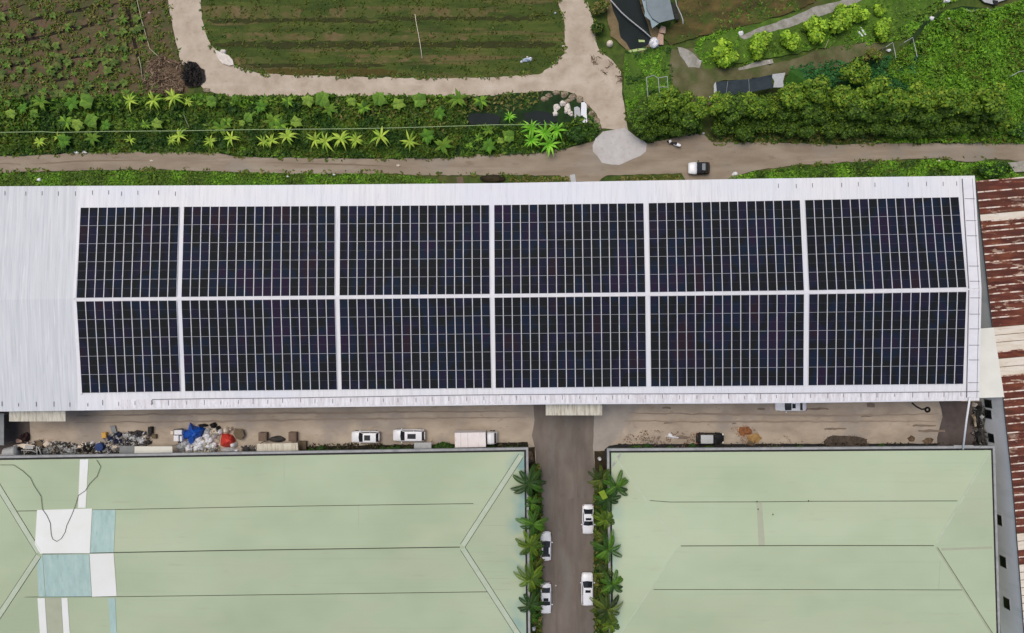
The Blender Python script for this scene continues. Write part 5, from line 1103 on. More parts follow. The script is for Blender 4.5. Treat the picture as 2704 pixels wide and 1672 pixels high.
for i, (x, y, a, b) in enumerate([(1470, 283, 9, 9), (1486, 272, 8, 7), (1500, 287, 8, 13), (1508, 300, 6, 8), (1467, 300, 8, 7), (1495, 295, 5, 5)]):
    lump('pale_rock', x, y, a, b, .5, 'stonew', 'pale rock in the pile left of the two white slabs', 'rock', 10 + i, .3, 'pale rocks beside the ditch pool')
for i, (x, y, a, b) in enumerate([(1450, 252, 9, 6), (1470, 245, 12, 7), (1490, 250, 10, 8), (1512, 255, 9, 8), (1530, 262, 9, 9), (1548, 282, 9, 8), (1562, 302, 9, 10), (1574, 318, 9, 12), (1580, 335, 8, 9), (1558, 322, 9, 9), (1438, 262, 12, 7), (1500, 266, 10, 6)]):
    lump('kerb_rock', x, y, a, b, .35, 'stone', 'brown rock edging the curve of the sandy path', 'rock', 20 + i, .3, 'brown rocks round the path curve')
slab('foam_slab', [(1535, 271), (1543, 269), (1549, 276), (1549, 300), (1551, 322), (1545, 326), (1536, 321), (1534, 300)], .5, .35, 'white', 'long white slab, right one of two beside the path curve', 'slab')
slab('foam_slab', [(1516, 284), (1524, 281), (1531, 285), (1533, 300), (1533, 320), (1527, 322), (1519, 321), (1517, 305)], .45, .3, 'greylt', 'shorter greyish white slab, left one of two beside the path curve', 'slab')
lump('plastic_sheet', 1392, 157, 12, 5, .5, 'paleblue', 'crumpled pale blue plastic sheet on the grass field', 'plastic sheet', 31, .3)
lump('plastic_bag', 1401, 155, 5, 5, .6, 'white', 'white bag at the right end of the pale blue sheet', 'bag', 32)
lump('plastic_bag', 1377, 163, 3.5, 3.5, .3, 'white', 'tiny white bag left of the pale blue sheet', 'bag', 33)
lump('plastic_bag', 1393, 151, 3.5, 2.6, .3, 'cream', 'tiny cream bag above the pale blue sheet', 'bag', 34)
for i, (x, y, r_, lb) in enumerate([(102, 475, 6, 'white stone on the verge at the left, above the white roof'), (760, 466, 4, 'white stone on the verge, left one of the close pair'), (882, 461, 4, 'white stone on the verge, right one of the pair'), (394, 34, 3, 'tiny white stone beside the pale rope'), (60, 319, 3.5, 'tiny white stone in the bank at the left'), (400, 199, 3, 'tiny white stone by the brushwood heap'), (1466, 34, 3, 'tiny white stone at the field edge, upper'), (1488, 122, 4, 'small pale stone at the field edge, lower'), (200, 400, 9, 'white rock beside the dirt road at the left'), (224, 400, 9, 'white rock beside the dirt road, right of its neighbour'), (1052, 437, 5, 'pale stone lying on the dirt road'), (2426, 372, 6, 'small white stone under the long hedge'), (1940, 459, 7, 'white rag at the road edge right of the small car'), (1875, 257, 4, 'white stone left of the slate shade roof'), (1858, 352, 3.5, 'tiny white stone at the hedge gap'), (1850, 162, 4, 'tiny white stone below the rubble patch'), (2605, 30, 3, 'tiny white stone below the grey sheets'), (400, 425, 4, 'tiny pale stone in the wheel track'), (2030, 162, 4, 'tiny white stone on the rubble strip'), (1468, 1546, 3, 'tiny cream scrap on the asphalt lane'), (2480, 425, 5, 'pale stone on the verge below the hedge')]):
    lump('stone', x, y, r_, r_ * .7, .3, 'white' if 'pale' not in lb and 'cream' not in lb else 'cream', lb, 'stone', 40 + i, .25)
# junction plot: tarp shed, pipe over the pond and tanks
sh = empty('tarp_shed', at(1740, 25, 0), 'shed roofed with blue grey tarp beside the pond', 'shed')
mb = MB(); mb.prism([at(x, y, 2.4) for x, y in [(1692, -60), (1706, 0), (1709, 25), (1722, 48), (1741, 60), (1781, 50), (1769, 0), (1755, -60)]], .06); mb.build('tarp', M['tarpgrey'], sh)
mb = MB(); mb.prism([at(x, y, 2.1) for x, y in [(1680, -60), (1695, 0), (1703, 31), (1702, 42), (1717, 54), (1722, 75), (1741, 61), (1722, 49), (1708, 25), (1705, 0), (1691, -60)]], .06); mb.build('tarp_flap', M['tarpgrey2'], sh)
for q in ((1700, 2), (1724, 52), (1776, 48), (1766, 4)): p = at(*q, 2.0); mb = MB(); mb.tube([(p.x, p.y, 0), (p.x, p.y, 2.3)], .06, 6); mb.build('post', M['bark'], sh)
slab('netting', [(1771, 4), (1783, 12), (1797, 50), (1784, 52), (1774, 22)], 1.2, .05, 'net', 'dark strip of netting right of the tarp shed', 'netting')
line('curved_pole', [(1780, -40), (1784, 0), (1787, 15), (1798, 38), (1803, 52), (1804, 64)], 1.5, .08, 'greylt', 'curved pale pole right of the tarp shed', 'pole')
line('pipe', [(1612, 0), (1640, 32), (1660, 50), (1680, 66), (1700, 82), (1719, 99)], .8, .10, 'greylt', 'long pale pipe crossing the dark pond', 'pipe')
lump('sack', 1728, 112, 13, 14, 1.0, 'white', 'large crumpled white sack at the end of the pond pipe', 'sack', 71, .22, fr=2.5)
lump('barrel', 1611, 114, 9, 9, .9, 'cream', 'round whitish barrel between sandy path and pond', 'barrel', 72, .03)
slab('crate', [(1747, 67), (1758, 72), (1757, 88), (1741, 86), (1742, 76)], .6, .5, 'pink', 'peach coloured crate below the tarp shed', 'crate')
slab('crate', [(1740, 88), (1752, 92), (1752, 118), (1742, 118), (1735, 100)], .5, .4, 'pink', 'pinkish crate between the peach crate and white sack', 'crate')
slab('board', [(1686, 105), (1702, 106), (1703, 111), (1687, 111)], .3, .1, 'palegreen', 'small pale green board floating at the pond edge', 'board')
slab('board', [(1660, 134), (1680, 129), (1712, 126), (1713, 130), (1684, 135), (1661, 139)], .3, .1, 'palegreen', 'long pale green board along the lower pond edge', 'board')
# metal cage frame
cg = empty('cage_frame', at(1735, 228, 0), 'open white frame of four bays standing in the grass', 'frame')
for ln in ([(1707, 205), (1725, 199), (1738, 206), (1762, 202)], [(1762, 202), (1764, 230), (1766, 256)], [(1766, 256), (1742, 255), (1711, 256)], [(1711, 256), (1709, 230), (1707, 205)], [(1738, 206), (1740, 230), (1743, 255)], [(1740, 230), (1764, 230)]):
    mb = MB(); mb.tube([at(x, y, 1.8) for x, y in ln], .045, 6); mb.build('frame_bar', M['greylt'], cg)
for x, y in ((1707, 205), (1762, 202), (1766, 256), (1711, 256)):
    p = at(x, y, 1.8); mb = MB(); mb.tube([(p.x, p.y, 0), (p.x, p.y, 1.8)], .045, 6); mb.build('frame_leg', M['greylt'], cg)
# slate shade roof
ss = empty('shade_roof', at(1965, 225, 0), 'long slate grey shade roof behind the long hedge', 'shade roof')
mb = MB(); mb.prism([at(x, y, 2.6) for x, y in [(1891, 216), (1930, 213), (1980, 209), (2010, 203), (2039, 197), (2038, 215), (2041, 232), (1979, 244), (1894, 255)]], .06); mb.build('shade_cloth', M['shade'], ss)
mb = MB(); mb.prism([at(x, y, 2.7) for x, y in [(2040, 196), (2074, 192), (2070, 206), (2068, 216), (2070, 231), (2042, 231), (2045, 215), (2039, 204)]], .05); mb.build('end_sheet', M['greylt'], ss)
mb = MB(); mb.prism([at(x, y, 2.7) for x, y in [(1885, 224), (1890, 216), (1894, 254), (1885, 254)]], .05); mb.build('end_sheet', M['greylt'], ss)
for a, b in (((1922, 214), (1917, 250)), ((1977, 210), (1979, 243))): mb = MB(); mb.tube([at(*a, 2.68), at(*b, 2.68)], .04, 5); mb.build('rope', M['grey'], ss)
for q in ((1896, 220), (2034, 202), (1896, 250), (2038, 228)): p = at(*q, 2.5); mb = MB(); mb.tube([(p.x, p.y, 0), (p.x, p.y, 2.6)], .06, 6); mb.build('post', M['bark'], ss)
gt = MB(); a, b, c, d = at(2085, 186, 2.6), at(2067, 233, 1.2), at(2134, 222, .5), at(2110, 180, .3); gt.quad([a, b, c]); gt.quad([a, c, d])
M['greennet'] = nmat('green_net', [(0.3, G(52, 96, 32)), (0.7, G(70, 118, 40))], scale=2)
gt.build('sloping_net', M['greennet'], None, loc=(b.x, b.y, 0), label='green sloping net next to the slate shade roof', cat='net')
slab('board', [(2265, 85), (2269, 82), (2280, 95), (2277, 97)], .3, .15, 'white', 'white board, left of the pair by the sixth lime shrub', 'board')
slab('board', [(2271, 73), (2275, 72), (2288, 91), (2284, 93)], .3, .15, 'white', 'white board, right of the pair by the sixth lime shrub', 'board')
lump('bag', 1957, 88, 7, 7, .5, 'white', 'white bag at the lower end of the concrete path', 'bag', 74)
lump('bag', 2348, 133, 6, 4, .4, 'white', 'white bag under the left pole frame in the weeds', 'bag', 75)
lump('bag', 2461, 49, 6, 6, .5, 'white', 'white bag beside the curved dark track', 'bag', 76)
lump('bag', 2502, 50, 8, 3, .3, 'white', 'thin white scrap right of the curved track bag', 'bag', 77)
lump('bag', 2501, 1, 9, 6, .5, 'white', 'white bag at the top edge of the picture', 'bag', 78)
for ln, lb in (([(2340, 124), (2357, 112), (2362, 132), (2366, 152)], 'left angled pale pole frame in the teal creeper'), ([(2388, 112), (2410, 99), (2415, 120), (2422, 150)], 'right angled mint pole frame at the edge of the weeds'), ([(2672, 200), (2690, 190), (2720, 184)], 'pale hoop rising from the weeds at the right edge')):
    q = [at(x, y, 1.3) for x, y in ln]; mb = MB(); mb.tube([q[0] - Vector((0, 0, 1.3))] + q + [q[-1] - Vector((0, 0, 1.3))], .05, 6); mb.build('bent_pole', M['greylt'], None, loc=q[0] - Vector((0, 0, 1.3)), label=lb, cat='bent pole')
slab('grey_sheet', [(2572, -20), (2600, 6), (2625, 12), (2640, 4), (2665, -3), (2660, -20)], .5, .1, 'greylt', 'crumpled grey sheets at the top right edge', 'sheet')
slab('dark_sheet', [(2622, 0), (2636, 2), (2634, 15), (2626, 13)], .7, .1, 'black', 'dark scrap on top of the grey sheets', 'sheet')
for i, (x, y) in enumerate(((2565, 28), (2620, 25))):
    line('branch', [(x - 14, y - 4), (x, y + 4), (x + 14, y - 2)], .4, .06, 'greylt', ['pale branch left below the grey sheets', 'pale branch right below the grey sheets'][i], 'branch')
# slabs and brown roof scraps by the verge
slab('paving_slab', [(1205, 468), (1222, 466), (1226, 486), (1208, 488)], .12, .1, 'brown', 'brown slab on the verge above the white roof', 'slab')
slab('paving_slab', [(1505, 462), (1518, 460), (1522, 486), (1508, 488)], .12, .1, 'greylt', 'grey slab on the verge left of the pale apron', 'slab')
lump('soil_mound', 1300, 472, 34, 11, .5, 'soil', 'dark olive soil mound on the verge above the white roof', 'mound', 80, .2)

# ---------------------------------------------------------------- the yard: sheds, junk and heaps
slab('lean_to', [(-60, 1092), (10, 1092), (10, 1176), (-60, 1176)], 3.0, .1, 'grey', 'grey flat roof at the far left of the yard', 'shed roof', legs=True)
tk = MB(); p0, p1 = at(30, 1196, 1.0), at(44, 1188, 1.0); n_ = Vector((1, .25, 0)).normalized()
tk.tube([p0 - n_ * .75, p0 - n_ * .6, p0 + n_ * .9, p0 + n_ * 1.05], .95, 20); o = tk.build('water_tank', M['greylt'], None, loc=(p0.x, p0.y, 0), smooth=True, label='round pale grey water tank at the left end of the junk', cat='tank')
lump('tarp_heap', 61, 1156, 11, 13, 1.2, 'maroon', 'dark maroon tarp heap at the left of the yard', 'tarp', 90, .3)
slab('scrap_sheet', [(34, 1176), (60, 1172), (92, 1176), (90, 1184), (62, 1185), (40, 1186)], .9, .06, 'cream', 'cream scrap sheet right of the water tank', 'sheet')
slab('scrap_sheet', [(66, 1176), (88, 1178), (87, 1186), (66, 1186)], 1.1, .06, 'greylt', 'light grey scrap sheet on the cream one', 'sheet')
slab('scrap_board', [(95, 1164), (114, 1168), (110, 1180), (98, 1178)], .8, .1, 'brown', 'brown board leaning beside the scrap sheets', 'board')
slab('scrap_board', [(42, 1160), (56, 1158), (58, 1168), (42, 1170)], .5, .1, 'pink', 'pinkish board left of the maroon tarp', 'board')
line('scrap_pipe', [(56, 1189), (84, 1190), (98, 1196)], .9, .08, 'greylt', 'grey pipe lying in front of the scrap sheets', 'pipe')
line('scrap_pipe', [(63, 1192), (65, 1200), (62, 1207)], .8, .07, 'greylt', 'short bent pipe right of the water tank', 'pipe')
line('scrap_pipe', [(96, 1178), (98, 1190), (98, 1204)], .9, .09, 'greylt', 'upright grey pipe beside the tangled rail', 'pipe')
line('scrap_pipe', [(100, 1180), (106, 1192), (110, 1204)], .9, .08, 'greylt', 'tangled grey rail in the junk row', 'pipe')
lump('dark_heap', 90, 1198, 18, 7, .8, 'black', 'black junk heap below the grey pipes', 'junk heap', 91)
lump('dark_heap', 55, 1184, 9, 7, 1.2, 'black', 'black bundle behind the water tank', 'junk heap', 92)
lump('rubble_bag', 121, 1173, 11, 8, .7, 'cream', 'pinkish white bag left of the dark branches', 'bag', 93)
lump('dark_heap', 160, 1174, 26, 6, .6, 'dgrey', 'long dark heap of branches behind the grey plastic', 'junk heap', 94)
for i, (x, y, a, b, m_) in enumerate([(122, 1192, 10, 9, 'grey'), (140, 1186, 13, 7, 'grey'), (160, 1183, 12, 7, 'greylt'), (178, 1186, 12, 9, 'greylt'), (190, 1195, 10, 7, 'grey'), (150, 1198, 14, 6, 'dgrey'), (172, 1200, 12, 5, 'grey'), (196, 1182, 9, 6, 'greylt'), (136, 1202, 10, 4, 'dgrey'), (207, 1190, 8, 6, 'dgrey'), (212, 1180, 8, 5, 'cream')]):
    lump('plastic_heap', x, y, a, b, .6, m_, 'grey crumpled plastic in the left junk row', 'plastic', 100 + i, .3, 'grey crumpled plastic in the left junk row', fr=2.4)
lump('white_bag', 219, 1172, 6, 4, .5, 'cream', 'small whitish bag left of the tyre', 'bag', 112)
lump('white_bag', 244, 1170, 5, 4, .6, 'white', 'small white bag beside the blue barrel', 'bag', 113)
def torus(px, py, z, Rr, r, mat, label, rx=1.0):
    p = at(px, py, z); mb = MB(); n, m = 20, 8
    for i in range(n):
        a = 2 * math.pi * i / n
        for j in range(m):
            b = 2 * math.pi * j / m; mb.v.append((p.x + (Rr + r * math.cos(b)) * math.cos(a) * rx, p.y + (Rr + r * math.cos(b)) * math.sin(a), z + r * math.sin(b)))
    for i in range(n):
        for j in range(m): mb.f.append((i * m + j, ((i + 1) % n) * m + j, ((i + 1) % n) * m + (j + 1) % m, i * m + (j + 1) % m)); mb.m.append(0)
    return mb.build('tyre', M[mat], None, loc=(p.x, p.y, z - r), smooth=True, label=label, cat='tyre')
torus(231, 1184, .4, .42, .2, 'rubber', 'black tyre lying left of the blue barrel', 1.2)
torus(2449, 1082, .15, .32, .15, 'rubber', 'black tyre at the end of the dark hose, right part of the yard')
line('black_hose', [(2408, 1064), (2420, 1074), (2434, 1081), (2442, 1080)], .15, .12, 'black', 'short thick black hose on the yard near the white pole', 'hose')
mb = MB(); p = at(261, 1181, 1.1); mb.tube([(p.x, p.y, 0), (p.x, p.y, .3), (p.x, p.y, 1.1)], .52, 20, r2=.62); mb.tube([(p.x, p.y, 1.1), (p.x, p.y, 1.14)], .55, 20)
mb.build('barrel', M['bluedk'], None, loc=(p.x, p.y, 0), label='blue barrel between the tyre and the mixed scrap', cat='barrel')
crate('yellow_crate', 274, 1150, 12, 15, .7, 'yellow', 'yellow crate above the blue barrel', 'crate', .1)
slab('grey_sheet', [(290, 1125), (303, 1124), (308, 1143), (296, 1146)], .4, .1, 'grey', 'small grey sheet above the navy bundles', 'sheet')
for i, (x, y, a, b, m_, lb) in enumerate([(292, 1158, 9, 8, 'navy', 'navy bundle, left one of the heap by the yellow crate'), (305, 1165, 10, 8, 'navy', 'navy bundle, lowest of the heap by the yellow crate'), (313, 1148, 9, 7, 'navy', 'navy bundle, highest of the heap by the yellow crate'), (321, 1166, 6, 8, 'navy', 'dark navy bundle right of the others'), (311, 1151, 5, 3.5, 'white', 'small white bag on the navy bundles'), (296, 1163, 5, 3, 'paleblue', 'pale blue scrap on the lower navy bundle'), (335, 1152, 12, 7, 'greylt', 'lilac grey sack right of the navy bundles'), (352, 1156, 14, 9, 'greylt', 'big lilac grey sack in the middle of the sack row'), (342, 1164, 9, 5, 'navy', 'blue patterned bundle on the grey sacks'), (340, 1167, 4, 3, 'paleblue', 'pale scrap in front of the blue patterned bundle'), (370, 1162, 10, 7, 'greylt', 'pale grey sack at the right of the sack row'), (375, 1166, 6, 7, 'white', 'round white bag at the right end of the sacks'), (362, 1145, 14, 8, 'dgrey', 'dark brown heap above the grey sacks'), (345, 1143, 9, 3, 'dgrey', 'thin dark scrap left of the dark brown heap'), (384, 1154, 7, 4, 'cream', 'pale scrap right of the dark brown heap'), (388, 1168, 10, 6, 'dgrey', 'dark scrap below the brown sheet'), (362, 1171, 4, 3, 'black', 'small black hole like scrap under the sacks')]):
    lump('bundle' if 'bundle' in lb else 'scrap', x, y, a, b, .8, m_, lb, 'bundle' if 'bundle' in lb else ('bag' if 'bag' in lb or 'sack' in lb else 'scrap'), 120 + i, .25, fr=2.2)
crate('black_box', 395, 1137, 10, 18, .8, 'black', 'tall black box above the brown one in the yard', 'box')
crate('black_box', 395, 1150, 9, 6, .5, 'black', 'small black box below the tall black one', 'box')
crate('brown_box', 406, 1153, 12, 11, .6, 'brown', 'olive brown box right of the small black box', 'box')
for i, (x, y, a, b, m_) in enumerate([(285, 1186, 8, 6, 'greylt'), (300, 1182, 8, 6, 'cream'), (296, 1194, 7, 5, 'dgrey'), (308, 1186, 7, 5, 'grey'), (276, 1190, 7, 6, 'greylt'), (284, 1198, 6, 4, 'grey'), (305, 1196, 8, 4, 'dgrey'), (272, 1178, 7, 6, 'grey'), (310, 1178, 5, 5, 'cream'), (265, 1200, 8, 4, 'black'), (290, 1176, 6, 4, 'cream')]):
    lump('mixed_scrap', x, y, a, b, .6, m_, 'mixed grey and white scrap left of the grey shed', 'scrap', 150 + i, .3, 'mixed scrap left of the grey shed', fr=2.6)
slab('shed', [(316, 1178), (354, 1178), (354, 1204), (315, 1205)], 2.4, .1, 'grey', 'small grey shed roof joined to the cream one', 'shed roof', legs=True)
slab('shed', [(355, 1179), (455, 1179), (455, 1202), (355, 1203)], 2.5, .1, 'cream_sheet', 'long cream shed roof against the left green roof', 'shed roof', legs=True)
slab('shed', [(680, 1172), (786, 1170), (788, 1197), (677, 1200)], 2.5, .1, 'pinkish', 'pinkish white shed roof right of the dark shrubs', 'shed roof', legs=True) if 'pinkish' in M else slab('shed', [(680, 1172), (786, 1170), (788, 1197), (677, 1200)], 2.5, .1, 'canopy', 'pinkish white shed roof right of the dark shrubs', 'shed roof', legs=True)
slab('shed', [(1094, 1169), (1139, 1169), (1139, 1188), (1093, 1188)], 2.0, .1, 'greylt', 'small grey green shed roof below the white saloon', 'shed roof', legs=True)
crate('carton', 693, 1154, 22, 22, 1.0, 'brownbox', 'brown carton left above the pinkish shed roof', 'box')
crate('carton', 772, 1154, 21, 24, 1.0, 'brownbox', 'brown carton right above the pinkish shed roof', 'box')
crate('carton', 797, 1177, 22, 22, .8, 'brown', 'darker carton at the right end of the pinkish shed roof', 'box')
lump('dark_heap', 732, 1160, 22, 9, .6, 'dgrey', 'dark heap between the two brown cartons', 'junk heap', 165)
crate('white_cabinet', 470, 1142, 20, 12, 1.2, 'white', 'white cabinet, upper one left of the blue tarpaulin', 'cabinet')
crate('white_cabinet', 465, 1158, 13, 15, 1.1, 'white', 'white cabinet, lower left of the blue tarpaulin', 'cabinet')
crate('white_cabinet', 478, 1159, 6, 14, 1.1, 'white', 'narrow white cabinet beside the blue tarpaulin', 'cabinet')
crate('white_cabinet', 454, 1143, 8, 9, .7, 'cream', 'small pinkish cabinet at the left of the white ones', 'cabinet')
lump('navy_ball', 475, 1169, 5, 4, .6, 'navy', 'navy ball below the white cabinets', 'ball', 170)
slab('dark_board', [(458, 1134), (482, 1131), (486, 1136), (460, 1138)], .8, .1, 'black', 'dark board above the white cabinets', 'board')
# the draped blue tarpaulin: a folded sheet over a heap
def drape(name, poly, zc, mat, label, cat, seed, centre=None, parts=5):
    ctr = centre or (sum(p[0] for p in poly) / len(poly), sum(p[1] for p in poly) / len(poly)); pl = rough(poly, 1.2, 5, seed); n = len(pl); mb = MB(); V = []
    C0 = at(ctr[0], ctr[1], zc)
    for k in range(1, parts + 1):
        f = k / parts; z = zc * (1 - f ** 2.2) + .06
        for i, (x, y) in enumerate(pl):
            X, Y = ctr[0] + (x - ctr[0]) * f, ctr[1] + (y - ctr[1]) * f
            zz = max(.05, z + .22 * f * (1 - f) * 4 * mnoise.noise(Vector((X / 7, Y / 7, seed)))); V.append(at(X, Y, zz))
    mb.v = [tuple(C0)] + [tuple(v) for v in V]
    for i in range(n): mb.f.append((0, 1 + i, 1 + (i + 1) % n)); mb.m.append(0)
    for k in range(parts - 1):
        for i in range(n): a = 1 + k * n + i; b = 1 + k * n + (i + 1) % n; mb.f.append((a, a + n, b + n, b)); mb.m.append(0)
    o = mb.build(name, M[mat], None, loc=(C0.x, C0.y, 0), label=label, cat=cat); 
    import bmesh as _b
    bm = _b.new(); bm.from_mesh(o.data); _b.ops.recalc_face_normals(bm, faces=bm.faces); bm.to_mesh(o.data); bm.free(); return o
drape('blue_tarp', [(501, 1114), (514, 1124), (530, 1126), (544, 1131), (536, 1148), (530, 1158), (514, 1166), (510, 1178), (497, 1170), (496, 1160), (482, 1160), (482, 1140), (496, 1134)], 1.7, 'blue', 'bright blue tarpaulin draped over a heap in the yard', 'tarpaulin', 5)
lump('dark_roll', 534, 1124, 12, 4, 1.0, 'black', 'black roll behind the blue tarpaulin', 'roll', 171)
WB = [(476, 1180, 12, 12, 'greylt'), (490, 1174, 10, 10, 'greylt'), (499, 1184, 10, 11, 'white'), (515, 1172, 8, 7, 'white'), (524, 1160, 9, 9, 'white'), (533, 1172, 10, 9, 'white'), (545, 1152, 10, 9, 'white'), (552, 1164, 11, 10, 'white'), (520, 1184, 10, 9, 'white'), (536, 1184, 10, 8, 'greylt'), (552, 1180, 9, 8, 'white'), (566, 1176, 7, 9, 'white'), (548, 1140, 9, 8, 'greylt'), (560, 1142, 6, 6, 'cream'), (568, 1152, 6, 8, 'greylt'), (514, 1165, 4, 4, 'white'), (528, 1178, 8, 7, 'white'), (562, 1188, 12, 6, 'grey')]
for i, (x, y, a, b, m_) in enumerate(WB):
    lump('plastic_bag', x, y, a, b, .9, m_, 'white stuffed plastic bag in the heap below the blue tarpaulin', 'bag', 180 + i, .22, 'white bags below the blue tarpaulin', fr=2.2)
lump('black_bag', 562, 1124, 8, 7, 1.0, 'black', 'black bag at the top of the heap right of the blue tarpaulin', 'bag', 200, .2)
lump('black_bag', 575, 1131, 5, 6, .9, 'black', 'small black bag beside the cream plastic', 'bag', 201, .2)
lump('cream_bag', 568, 1134, 6, 4, .8, 'cream', 'cream plastic between the two black bags', 'bag', 202, .25)
lump('white_bag', 581, 1141, 6, 8, .9, 'white', 'white bag left of the red tarpaulin', 'bag', 203, .2)
drape('red_tarp', [(586, 1147), (600, 1144), (615, 1148), (622, 1160), (624, 1172), (612, 1180), (596, 1182), (583, 1178), (582, 1164)], 1.5, 'red', 'red tarpaulin dome beside the white bags', 'tarpaulin', 9)
lump('cream_bag', 597, 1137, 7, 9, 1.1, 'cream', 'cream bag standing behind the red tarpaulin', 'bag', 204, .15)
lump('cream_bag', 610, 1133, 3, 5, .9, 'cream', 'narrow cream bag right of the larger cream one', 'bag', 205, .15)
slab('board', [(620, 1132), (640, 1134), (645, 1150), (635, 1163), (624, 1158), (616, 1145)], .9, .12, 'brown', 'brown hexagonal board right of the red tarpaulin', 'board')
lump('lid', 615, 1175, 8, 8, 1.2, 'white', 'round white drum in front of the red tarpaulin', 'drum', 206, .04)
lump('sheet_bundle', 602, 1188, 20, 6, .6, 'greylt', 'light grey sheet bundle under the red tarpaulin', 'bundle', 207, .15)
lump('white_bag', 624, 1190, 6, 4, .5, 'white', 'tiny white bag right of the round drum', 'bag', 208)
lump('dark_shrub_heap', 648, 1186, 12, 8, .7, 'dgrey', 'dark twisted scrap between red tarpaulin and pinkish shed', 'scrap', 209, .3)
lump('dark_shrub_heap', 668, 1192, 8, 6, .6, 'dgrey', 'dark scrap against the pinkish shed roof', 'scrap', 210, .3)
GY = [gc(120, 118, 112, 1), gc(168, 166, 160, 1), gc(64, 60, 56, 1), gc(40, 36, 34, 1), gc(196, 190, 182, 1), gc(100, 86, 70, 1)]
NV = GY + [gc(34, 44, 84, 1), gc(150, 156, 176, 1), gc(214, 214, 216, 1)]
cover('litter', [(45, 1172), (110, 1160), (205, 1172), (250, 1168), (262, 1206), (60, 1210)], 55, 0.20, GY, 0.7, 'mixed grey litter along the left end of the yard wall', 'litter', seed=35, elong=2.6, clump=0.3)
cover('litter', [(262, 1160), (300, 1140), (330, 1142), (385, 1140), (405, 1160), (395, 1176), (318, 1178), (316, 1206), (262, 1208)], 70, 0.18, NV, 0.8, 'mixed navy and white litter left of the two shed roofs', 'litter', seed=36, elong=2.4, clump=0.25)
cover('litter', [(474, 1168), (500, 1180), (545, 1140), (575, 1128), (584, 1150), (580, 1196), (476, 1198)], 60, 0.18, [gc(206, 208, 214, 1), gc(176, 178, 184, 1), gc(224, 225, 228, 1), gc(120, 118, 116, 1)], 0.8, 'white plastic litter between the stuffed bags', 'litter', seed=37, elong=2.0, clump=0.3)
cover('litter', [(640, 1178), (680, 1176), (680, 1204), (636, 1202)], 50, 0.16, GY, 0.4, 'dark litter left of the pinkish shed roof', 'litter', seed=38, elong=2.6, clump=0.3)
cover('litter', [(2566, 1070), (2606, 1070), (2612, 1180), (2556, 1182)], 45, 0.2, GY[2:4] * 2 + GY[:1], 0.9, 'dark litter at the foot of the grey side wall', 'litter', seed=39, elong=2.2, clump=0.25)
cover('dry_leaves', [(792, 1172), (930, 1170), (1190, 1176), (1395, 1168), (1408, 1186), (792, 1196)], 45, 0.16, [gc(40, 52, 24, 1), gc(66, 56, 40, 1), gc(30, 36, 18, 1), gc(96, 84, 64, 1)], 0.35, 'dark dead leaves and weeds along the left building drain', 'leaves', seed=40, clump=0.35)
cover('dry_leaves', [(1612, 1172), (1840, 1170), (2540, 1168), (2540, 1184), (1612, 1186)], 26, 0.14, [gc(30, 32, 20, 1), gc(56, 46, 36, 1)], 0.3, 'dark dead leaves along the right building drain', 'leaves', seed=41, clump=0.45)
# right part of the yard
drape('white_sheet', [(1752, 1152), (1762, 1150), (1768, 1141), (1775, 1146), (1778, 1151), (1797, 1156), (1794, 1160), (1780, 1160), (1764, 1156)], .4, 'white', 'torn white sheet lying left of the black pickup', 'sheet', 12)
lump('soil_heap', 1968, 1138, 17, 12, .6, 'orange', 'orange soil heap right of the black pickup', 'soil heap', 220, .35, fr=2.2)
lump('soil_heap', 1992, 1157, 18, 11, .5, 'ochre', 'ochre sand heap below the orange one', 'soil heap', 221, .35, fr=2.2)
cover('orange_soil', [(1930, 1130), (1965, 1120), (1992, 1135), (2015, 1155), (2012, 1175), (1970, 1176), (1950, 1155), (1925, 1146)], 60, 0.12, [gc(144, 104, 72, 1.05), gc(160, 128, 88, 1.05), gc(132, 106, 84, 1.05)], 0.25, 'loose orange soil spread around the two soil heaps', 'soil', seed=34, clump=0.35, elong=1.4)
lump('soil_heap', 1985, 1168, 12, 8, .4, 'brown', 'small brown soil heap against the wall', 'soil heap', 222, .2)
cover('ash_spread', [(2165, 1160), (2200, 1148), (2270, 1148), (2300, 1165), (2290, 1186), (2170, 1186)], 55, 0.12, [gc(60, 54, 48, 1.0), gc(44, 40, 36, 1.0), gc(104, 94, 82, 1.0)], 0.15, 'dark ashy debris spread in the middle of the right yard', 'ash', seed=33, elong=1.6)
cover('soil_crumbs', [(1620, 1160), (1690, 1136), (1830, 1140), (1835, 1178), (1640, 1182)], 40, 0.13, [gc(120, 94, 76, 1.1), gc(94, 70, 56, 1.1), gc(150, 128, 106, 1.1)], 0.3, 'loose reddish soil crumbs left of the black pickup', 'soil', seed=31, clump=0.55, elong=1.4)
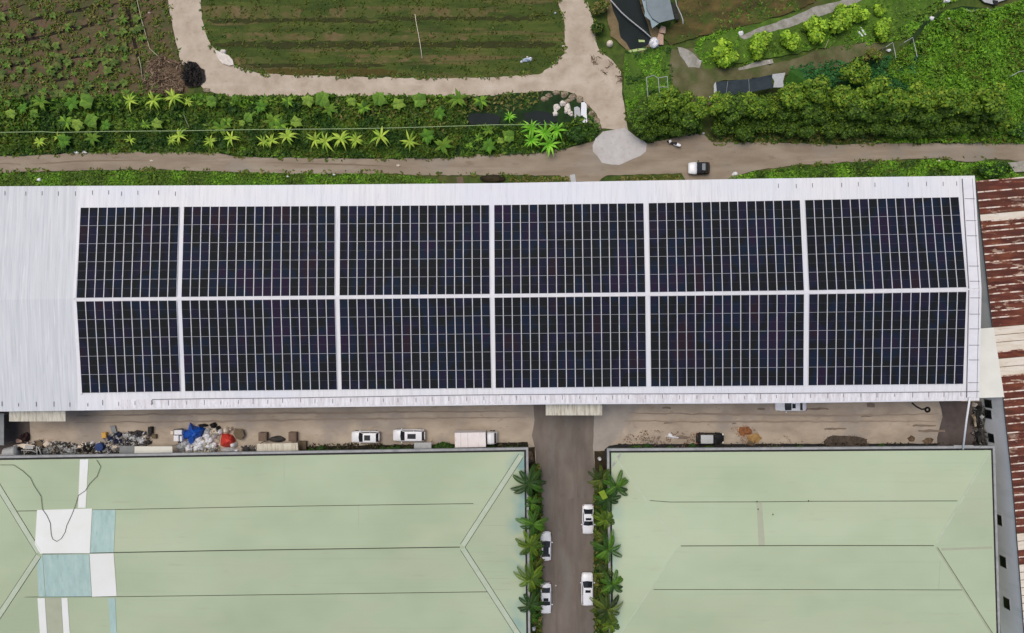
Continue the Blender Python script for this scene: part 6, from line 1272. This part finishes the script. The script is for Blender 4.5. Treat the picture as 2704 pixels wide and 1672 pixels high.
cover('soil_crumbs', [(2020, 1160), (2110, 1140), (2130, 1180), (2000, 1182)], 30, 0.12, [gc(120, 94, 76, 1.1), gc(150, 128, 106, 1.1)], 0.25, 'loose soil crumbs right of the ochre heap', 'soil', seed=32, clump=0.55, elong=1.4)
lump('brown_heap', 2408, 1160, 9, 8, .5, 'brush', 'small brown heap by the right green roof', 'junk heap', 226, .3)
lump('brown_heap', 2450, 1165, 18, 8, .3, 'brush', 'flat brown heap left of the white pole foot', 'junk heap', 227, .3)
lump('dark_heap', 2584, 1100, 9, 28, 1.0, 'black', 'black junk heap below the eave corner by the grey wall', 'junk heap', 228, .25)
lump('dark_heap', 2590, 1155, 12, 22, 1.0, 'black', 'black junk heap between the pole and the grey wall', 'junk heap', 229, .25)
slab('scrap_ring', [(2565, 1097), (2572, 1094), (2577, 1102), (2579, 1126), (2574, 1127), (2572, 1108)], 1.2, .1, 'stone', 'pale bent scrap on the dark heaps by the white pole', 'scrap')
lump('white_bag', 2588, 1100, 3.5, 9, 1.3, 'greylt', 'thin whitish bag against the grey wall', 'bag', 230)
lump('white_bag', 2574, 1069, 3, 6, 1.0, 'cream', 'small cream scrap just below the eave corner', 'bag', 231)
slab('bracket_plate', [(2520, 1176), (2570, 1176), (2575, 1183), (2518, 1183)], 4.75, .15, 'coping', 'pale grey plate on the coping at the pole foot', 'plate')
lump('white_ball', 1584, 1213, 5, 5, 1.2, 'white', 'white round lamp head at the top of the right planting bed', 'lamp', 232, .05)
lump('white_ball', 1409, 1660, 6, 7, 1.2, 'white', 'white round lamp head at the bottom of the left planting bed', 'lamp', 233, .05)
lump('shrub_stump', 1398, 1210, 12, 14, 1.2, 'brush', 'brown dry bush at the corner of the left green roof', 'bush', 234, .3)
slab('yellow_sheet', [(1580, 1300), (1595, 1294), (1605, 1314), (1592, 1320)], 7.3, .05, 'palegreen', 'yellow green square leaf sheet caught in the right palms', 'sheet')
for o in bpy.data.objects:
    if o.type == 'MESH' and o.name.startswith('yellow_sheet'):
        o.data.materials.clear(); o.data.materials.append(plain('yellow_green_sheet', G(122, 146, 32), .8))
